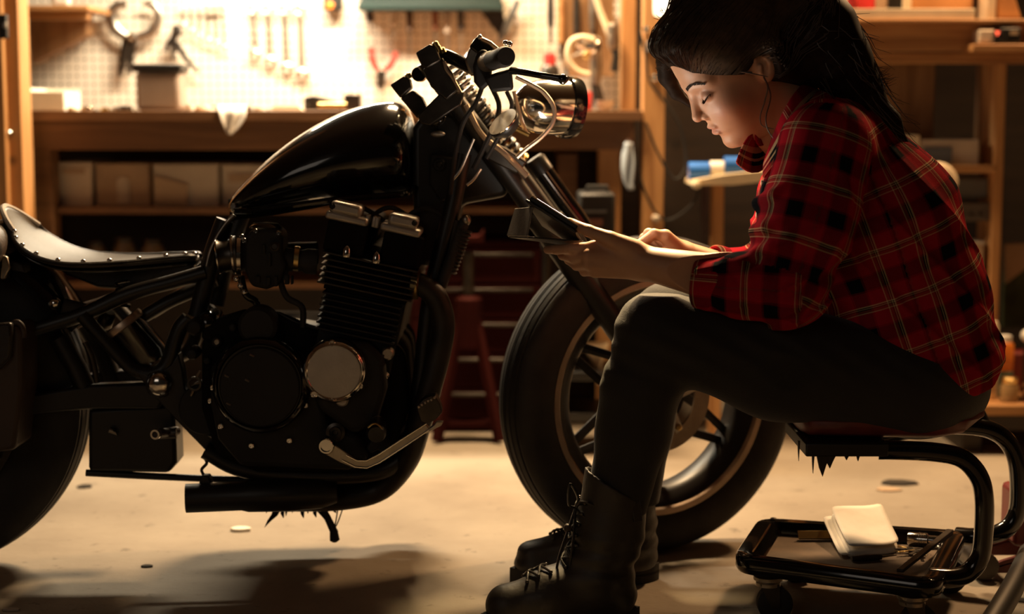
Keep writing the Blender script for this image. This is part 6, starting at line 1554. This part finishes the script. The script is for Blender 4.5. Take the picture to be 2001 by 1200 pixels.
HAIRS = mat('hair_strands', (.062, .038, .025), .40, spec=.5, var=.4, scale=3, stretch=(20, 20, 20))
SK = hw(.0, .045, 0); TIE = pt(1520, -6, 2.975)
def to_surface(dirs, r0=.02, r1=.22):
    lo_ = np.full(len(dirs), r0); hi_ = np.full(len(dirs), r1)
    for _ in range(14):
        m_ = (lo_+hi_)/2; v_ = hair_base((SK + dirs*m_[:, None]).astype(f32)); ins = v_ < 0
        lo_ = np.where(ins, m_, lo_); hi_ = np.where(ins, hi_, m_)
    return lo_
mb = MB(); nS = 1300; K = 12
ff = rg.uniform(-.01, .118, nS); side = np.where(rg.rand(nS) < .72, 1, -1)
uu = np.interp(ff, _hf, _hu) + rg.uniform(0, .012, nS)**1.0 + (rg.rand(nS) < .6)*rg.uniform(0, .08, nS)
ww = np.interp(uu, _u, _w); aa = np.interp(uu, _u, _a); bb = np.interp(uu, _u, _b); cc = (aa+bb)/2; LL = (aa-bb)/2
sw_ = ww*np.clip(1-np.clip(np.abs(ff-cc)/LL, 0, 1)**2.3, 0, 1)**(1/2.3)*side
rnd = rg.rand(nS); seed = np.stack([hw(a, b, c) for a, b, c in zip(ff, uu, sw_)]) - SK; seed /= np.linalg.norm(seed, axis=1)[:, None]
tie = (TIE - SK); tie /= np.linalg.norm(tie)
tl = np.linspace(0, 1, K); allp = []; jit = rg.normal(0, .03, (nS, 3))
for t in tl:
    sg = (1-t)*seed + t*(tie + rg.normal(0, .02, 3)); 
    sg += (.05*math.sin(math.pi*t))*np.array([0, 0, .6]) + (.020*math.sin(math.pi*t)*np.sin(11*t + np.arange(nS)*1.7)[:, None])*np.array([.6, .4, .7]) + math.sin(math.pi*t)*jit
    sg /= np.linalg.norm(sg, axis=1)[:, None]; r = to_surface(sg) + .0004 + .0030*rnd*math.sin(math.pi*min(1, t+.05)); allp.append(SK + sg*r[:, None])
allp = np.stack(allp, 1)
for k in range(nS): mb.tube(allp[k], [.0003, .0007, .0009, .0009, .0008], 3)
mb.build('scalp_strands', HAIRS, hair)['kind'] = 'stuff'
mb = MB(); cpt = np.array([tuple(p) for p in catmull([Vector(p) for p in PT], 4)]); crr = np.interp(np.linspace(0, 1, len(cpt)), np.linspace(0, 1, len(PR)), PR)
for k in range(950):
    a = rg.uniform(0, 6.28); q = math.sqrt(rg.rand())*.35+.68; tw = rg.uniform(-.5, .5); fly = rg.rand() < .10
    t1 = rg.uniform(.35, 1.06); n_ = max(5, int(len(cpt)*min(1, t1)))
    P = []
    for i in range(n_):
        T = cpt[min(i+1, len(cpt)-1)] - cpt[max(i-1, 0)]; T /= np.linalg.norm(T); u_ = np.array([0, 1.0, 0]); u_ -= T*(u_ @ T); u_ /= np.linalg.norm(u_); w_ = np.cross(T, u_)
        e = q*crr[i] + (.020*(i/n_)**3 if fly else 0) + .002*math.sin(i*.8+k)
        P.append(cpt[i] + (u_*math.cos(a+tw*i/5) + w_*math.sin(a+tw*i/5))*e)
    if fly:
        T = P[-1]-P[-2]; T /= np.linalg.norm(T)+1e-9; d_ = np.array([rg.uniform(.2, 1), rg.uniform(-.4, .4), rg.uniform(-.4, .5)])
        for j in range(3): P.append(P[-1] + (T*.5+d_*.6)*.012)
    mb.tube(P, [.0004, .0009, .0009, .0008, .0003], 3)
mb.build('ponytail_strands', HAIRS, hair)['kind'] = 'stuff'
mb = MB()
for k in range(60):      # frizz at the end of the tail and along the hairline
    s0 = pt(1690+rg.uniform(-8, 14), 150+rg.uniform(-12, 40), 2.94); d_ = np.array([rg.uniform(.4, 1), rg.uniform(-.3, .3), rg.uniform(-.25, .45)])
    mb.tube([s0, s0 + d_*.014 + np.array([0, 0, .004]), s0 + d_*.030 + np.array([0, 0, rg.uniform(-.006, .008)]), s0 + d_*.048], [.0008, .0006, .0005, .0002], 3, sub=3)
for k in range(90):
    s0 = pt(1292+rg.uniform(-6, 26), 50+rg.uniform(-30, 85), 2.975+rg.uniform(-.02, .02)); d_ = np.array([rg.uniform(-1, -.3), rg.uniform(-.4, .2), rg.uniform(-.6, .7)])
    mb.tube([s0, s0 + d_*.006, s0 + d_*.010 + np.array([0, 0, rg.uniform(-.006, .006)])], [.0006, .0005, .0002], 3, sub=3)
for k in range(0):
    x = rg.uniform(1330, 1440); s0 = pt(x, 128, 2.905); mb.tube([s0, pt(x-10, 141+rg.uniform(-2, 5), 2.895), pt(x+14, 146+rg.uniform(-3, 4), 2.895), pt(x+45, 143, 2.90)], [.0008, .0007, .0006, .0003], 3, sub=4)
mb.build('loose_hairs', HAIRS, hair)['kind'] = 'stuff'
for P in ([(1492, 150, 2.893), (1500, 170, 2.892), (1494, 200, 2.90), (1486, 225, 2.905), (1489, 245, 2.91), (1512, 252, 2.90)], [(1500, 165, 2.892), (1506, 190, 2.90), (1497, 228, 2.905), (1500, 252, 2.905), (1512, 272, 2.90)],
          [(1470, 142, 2.885), (1448, 140, 2.888), (1476, 145, 2.880), (1500, 150, 2.885)]):
    MB().tube([pt(*p) for p in P], [.0016, .0015, .0012, .0006], 5, sub=6).build('loose_lock', HAIRS, hair)
for k in range(3): MB().tube([pt(1495+8*k + 26*math.cos(a)*.35, 2 + 22*math.sin(a), 2.975 - .047*math.cos(a*1.0+.4)) for a in np.linspace(0, 6.0, 14)], .0045, 6, closed=True).build('hair_tie', mat('hair_tie_%d' % k, (.09, .035, .015), .7), hair)
# ================================================================ TABLET
tb = thing('tablet', 'black tablet in a folded folio case held in both hands', 'tablet', W(1085, 470, 2.98))
A, B = W(1052, 411, 2.975), W(1141, 468, 2.945)
dn = (B-A).normalized(); ws_ = Vector((.0, 1, -.19)); ws_ = (ws_ - dn*ws_.dot(dn)).normalized(); nn = dn.cross(ws_); nn = nn if nn.z > 0 else -nn
cen_ = (A+B)/2; hl_ = (B-A).length/2; hw_ = .090
def slab3(name, c, a, b, n, m, par, bevel=.002):
    rot = Matrix((a.normalized(), b.normalized(), n.normalized())).transposed()
    return MB().box(c, (a.length*2, b.length*2, n.length*2), rot).build(name, m, par, bevel=bevel, seg=3)
slab3('body', cen_, dn*hl_, ws_*hw_, nn*.0045, MT['black_plastic'], tb)
slab3('back_cover', cen_ - nn*.0075, dn*(hl_+.004), ws_*(hw_+.003), nn*.0025, MT['leather'], tb)
slab3('bezel', cen_ + nn*.0047, dn*(hl_-.001), ws_*(hw_-.001), nn*.0006, MT['black_gloss'], tb, 0)
slab3('screen', cen_ + nn*.0056, dn*(hl_-.010), ws_*(hw_-.006), nn*.0005, emis('lit_screen', (1.0, .86, .70), 26.0), tb, 0)
MB().tube([cen_ + dn*t*hl_ - ws_*hw_ + nn*.0042 for t in (-1, 1)], .0012, 6).build('edge_trim', MT['alu_rim'], tb)
# the folded flap of the case stands up beyond the tablet's far end
F0 = W(1043, 405, 2.90); F1 = W(1010, 408, 3.05); F2 = W(994, 461, 3.05); F3 = W(1032, 462, 2.90)
def quad(name, p, th, m):
    n = (p[1]-p[0]).cross(p[3]-p[0]).normalized(); return MB().prism(p, n*th).build(name, m, tb, bevel=.001)
FL_ = mat('grey_case_leather', (.17, .155, .14), .55, var=.2, scale=30, bump=.2, bscale=200)
quad('front_flap', [F0, F1, F2, F3], .004, FL_)
quad('bottom_flap', [F3, F2, W(1130, 480, 3.05), W(1140, 470, 2.90)], .003, MT['leather'])
for p in (F3, F2): MB().ell(p + Vector((0, -.001, .001)), .0025, 8, 6).build('corner_stud', MT['steel'], tb)
# ================================================================ MECHANIC'S STOOL
st = thing('mechanic_stool', 'low rolling mechanic stool with a red vinyl seat and a black tool tray below', 'stool', FL(1700, 1220))
TB_ = MT['black_gloss']
# seat pad
rings = []
xs0, xs1 = W(1548, 840, 2.98).x, W(1900, 820, 2.98).x; zs = W(1700, 864, 2.84).z + .034
for x_, hw2, zt, zb in ((0, .10, -.010, -.022), (.01, .14, .000, -.030), (.04, .165, .006, -.034), (.3, .175, .006, -.036), (.7, .175, .004, -.038), (.86, .16, .012, -.030), (.95, .13, .028, -.006), (1, .10, .032, .012)):
    X = xs0 + (xs1-xs0)*x_; n = 18; rings.append([Vector((X, 2.99 + hw2*.86*math.copysign(abs(math.cos(a))**.6, math.cos(a)), zs + (zt if math.sin(a) > 0 else zb)*abs(math.sin(a))**.5)) for a in np.linspace(0, 2*math.pi, n, endpoint=False)])
seat_ = MB().loft(rings).build('seat', MT['red_vinyl'], st, angle=60)
MB().pbox(1575, 866, 1737, 893, 2.825, .22).build('seat_board', MT['black_satin'], st, bevel=.003)
sg = random.Random(8)
for x, y, L, w in ((1559, 862, 40, 5), (1587, 890, 36, 5), (1596, 890, 42, 26), (1612, 890, 26, 22), (1650, 890, 10, 10), (1674, 890, 12, 7)):
    MB().pprism([(x, y), (x+w, y), (x+w*.7, y+L*.5), (x+w*.45, y+L), (x+w*.2, y+L*.6)], 2.828, .006).build('torn_strip', MT['leather'], st)
r_ = .0205
near = [(1716, 880, 2.845), (1760, 880, 2.84), (1830, 884, 2.84), (1880, 896, 2.84), (1912, 930, 2.84), (1923, 975, 2.84), (1922, 1040, 2.84), (1915, 1088, 2.84), (1893, 1118, 2.84), (1860, 1130, 2.83), (1815, 1128, 2.83)]
far_ = [(1700, 862, 3.10), (1800, 836, 3.10), (1880, 832, 3.10), (1935, 840, 3.10), (1970, 865, 3.10), (1988, 910, 3.10), (1990, 985, 3.10), (1978, 1022, 3.10), (1950, 1042, 3.10), (1905, 1049, 3.11), (1870, 1047, 3.13)]
rn = .0168
MB().tube([W(*p) for p in near], rn, 16, sub=5).build('frame_tube', TB_, st)
MB().tube([W(*p) for p in far_], rn, 16, sub=5).build('frame_tube', TB_, st)
MB().tube([W(1838, 690, 3.12), W(1880, 750, 3.12), W(1925, 838, 3.11)], .015, 12).build('back_strut', MT['black_satin'], st)
# tray: recessed pan with a broad rim, corners rounded
zr = .115
Q4 = [FL(1430, 1088, zr), FL(1838, 1142, zr), FL(1890, 1036, zr), FL(1482, 1010, zr)]      # near left, near right, far right, far left
def ring4(inset, z, r=.05, n=6):
    ctr = sum(Q4, Vector())/4; out = []
    P = []
    for k in range(4):
        p = Q4[k]; a = (Q4[k-1]-p).normalized(); b = (Q4[(k+1) % 4]-p).normalized(); P.append(p + (a+b)*inset)
    for k in range(4):
        p = P[k]; a = (P[k-1]-p).normalized(); b = (P[(k+1) % 4]-p).normalized(); rr = max(.012, r-inset)
        for q in range(n+1):
            t = q/n; s0, s1 = p + a*rr, p + b*rr
            out.append((s0*(1-t)**2 + p*2*t*(1-t) + s1*t*t) + Vector((0, 0, z)))
    return out
tr = MB().loft([ring4(a, z) for a, z in ((.004, -.030), (0, -.024), (0, -.004), (.004, .0), (.030, .001), (.034, -.004), (.040, -.022), (.046, -.025))], cap=False).build('tray', MT['black_gloss'], st, angle=50)
MB().prism(ring4(.010, -.030), (0, 0, .0055)).build('tray_floor', mat('dusty_tray', (.13, .085, .05), .6, var=.4, scale=12, bump=.2), st)
def in4(u, v, z=0): return (Q4[0]*(1-u)+Q4[1]*u)*(1-v) + (Q4[3]*(1-u)+Q4[2]*u)*v + Vector((0, 0, z))
a, b = in4(.80, .10, .0035), in4(.93, .93, .0035); ang = math.atan2(b.y-a.y, b.x-a.x)
MB().box((a+b)/2, ((b-a).length, .012, .006), Matrix.Rotation(ang, 3, 'Z')).build('tray_divider', MT['dark_steel'], st, bevel=.001)
for fx, fy in ((.08, .05), (.92, .05), (.08, .95), (.92, .95)):
    MB().lathe(in4(fx, fy, .001), (0, 0, 1), [(.006, -.002), (.006, .002), (.003, .0032), (0, .0032)], 12, cap=False).build('rim_screw', MT['dark_steel'], st)
for fx, fy in ((.17, .10), (.86, .10), (.17, .90), (.90, .92)):
    c = in4(fx, fy, -.032); cx, cy = c.x, c.y
    fk_ = MB().lathe(c, (0, 0, -1), [(.020, 0), (.026, .003), (.026, .009), (.020, .012), (.022, .014), (.022, .02), (0, .02)], 24, cap=False).build('caster', MT['steel'], st)
    wr_ = (c.z - .02)/2
    MB().lathe((cx+.012, cy-.014, wr_), (0, 1, 0), [(0, 0), (wr_*.8, 0), (wr_, .004), (wr_, .024), (wr_*.8, .028), (0, .028)], 24, cap=False).build('caster_wheel', MT['rubber'], fk_)
    for s in (-1, 1): MB().prism([Vector((cx-.016, cy+s*.017, c.z-.014)), Vector((cx+.018, cy+s*.017, c.z-.014)), Vector((cx+.020, cy+s*.017, wr_-.006)), Vector((cx+.004, cy+s*.017, wr_-.006))], (0, .002, 0)).build('caster_fork', MT['dark_steel'], fk_)
# ---------------------------------------------------------------- in the tray
def tray_pt(px, py, z=0.0): return FL(px, py, zr-.0245+z)
nb = thing('notepad', 'open white notepad with curled pages lying in the stool tray', 'notepad', tray_pt(1685, 1070))
c0_, c1_, c2_, c3_ = [tray_pt(x, y, z) for x, y, z in ((1658, 1092, .0), (1757, 1080, .0), (1722, 1012, .028), (1622, 1022, .028))]
def page(name, cs, z, curl, m, th):
    g = []
    for i in range(7):
        u = i/6; row = []
        for j in range(7):
            v = j/6; p = (cs[0]*(1-u)+cs[1]*u)*(1-v) + (cs[3]*(1-u)+cs[2]*u)*v
            row.append(p + Vector((0, 0, z + curl*((u-.5)**2*1.2 + .5*v*v + .15*math.sin(u*5)))))
        g.append(row)
    R, C = 7, 7; o = MB().add([p for r in g for p in r], [(i*C+j, i*C+j+1, (i+1)*C+j+1, (i+1)*C+j) for i in range(6) for j in range(6)]).build(name, m, nb, subd=1, angle=180)
    s = o.modifiers.new('th', 'SOLIDIFY'); s.thickness = th; s.offset = 1; return o
PAPER = mat('smudged_paper', (.86, .80, .70), .8, var=.07, scale=26)
d_ = Vector((-.010, -.002, 0))
page('cover', [c + d_*1.6 for c in (c0_, c1_, c2_, c3_)], .004, .012, PAPER, .0012)
page('page_block', [c0_, c1_, c2_, c3_], .006, .016, PAPER, .009)
page('top_page', [c0_, c1_ + Vector((.001, 0, 0)), c2_, c3_], .018, .018, PAPER, .0008)
pn = thing('steel_rule', 'narrow brass-coloured steel rule sticking out from under the notepad', 'ruler', tray_pt(1600, 1045))
a, b = tray_pt(1560, 1046, .012), tray_pt(1672, 1044, .012); MB().box((a+b)/2, ((b-a).length, .016, .003), Matrix.Rotation(.02, 3, 'Z') @ Matrix.Rotation(math.radians(50), 3, 'X')).build('blade', MT['brass'], pn, bevel=.0006)
MB().box((a+b)/2 + Vector((0, .004, -.005)), ((b-a).length*.96, .012, .008)).build('spine', MT['black_plastic'], pn, bevel=.001)
so = thing('socket_adapter', 'chrome stepped socket lying at the back of the stool tray', 'socket', tray_pt(1805, 1045))
a, b = tray_pt(1774, 1052, .0135), tray_pt(1836, 1057, .0135); L = (b-a).length
MB().lathe(a, b-a, [(.006, .002), (.011, 0), (.0125, .002), (.0125, L*.62), (.010, L*.65), (.009, L*.66), (.009, L*.97), (.006, L), (.005, L*.9)], 24, cap=False).build('body', MT['chrome'], so)
for k in range(5): MB().lathe(a + (b-a)*(.35+.05*k), b-a, [(.0125, 0), (.0132, .0006), (.0125, .0012)], 24, cap=False).build('knurl_ring', MT['steel'], so)
ky = thing('key_bunch', 'small bunch of dark keys and a ring in the stool tray corner', 'keys', tray_pt(1800, 1080))
c = tray_pt(1800, 1074, .008)
MB().lathe(c, (.1, .1, 1), [(.013, -.001), (.015, -.001), (.015, .001), (.013, .001)], 28, cap=False, closed=True).build('ring', MT['steel'], ky)
for k in range(5):
    a_ = 2.4 + k*.55; p = c + Vector((.015*math.cos(a_), .015*math.sin(a_), .0)); q = p + Vector((.034*math.cos(a_), .034*math.sin(a_), -.004+.002*k))
    MB().box((p+q)/2, (.034, .006, .002), Matrix.Rotation(a_, 3, 'Z')).build('key', MT['dark_steel' if k % 2 else 'brass'], ky, bevel=.0005)
    MB().lathe(p + (q-p)*.2, (0, .1, 1), [(.0035, -.001), (.0075, -.001), (.0075, .001), (.0035, .001)], 14, cap=False, closed=True).build('key_head', MT['dark_steel'], ky)
kn = thing('pocket_knife', 'dark handled pocket tool lying in front of the notepad', 'knife', tray_pt(1690, 1088))
a, b = tray_pt(1664, 1092, .006), tray_pt(1722, 1088, .006)
MB().tube([a, (a+b)/2, b], [.005, .0065, .005], 10).build('handle', MT['leather_brown'], kn)
MB().tube([b, tray_pt(1752, 1085, .008)], [.003, .001], 6, flat=.4).build('blade', MT['steel'], kn)
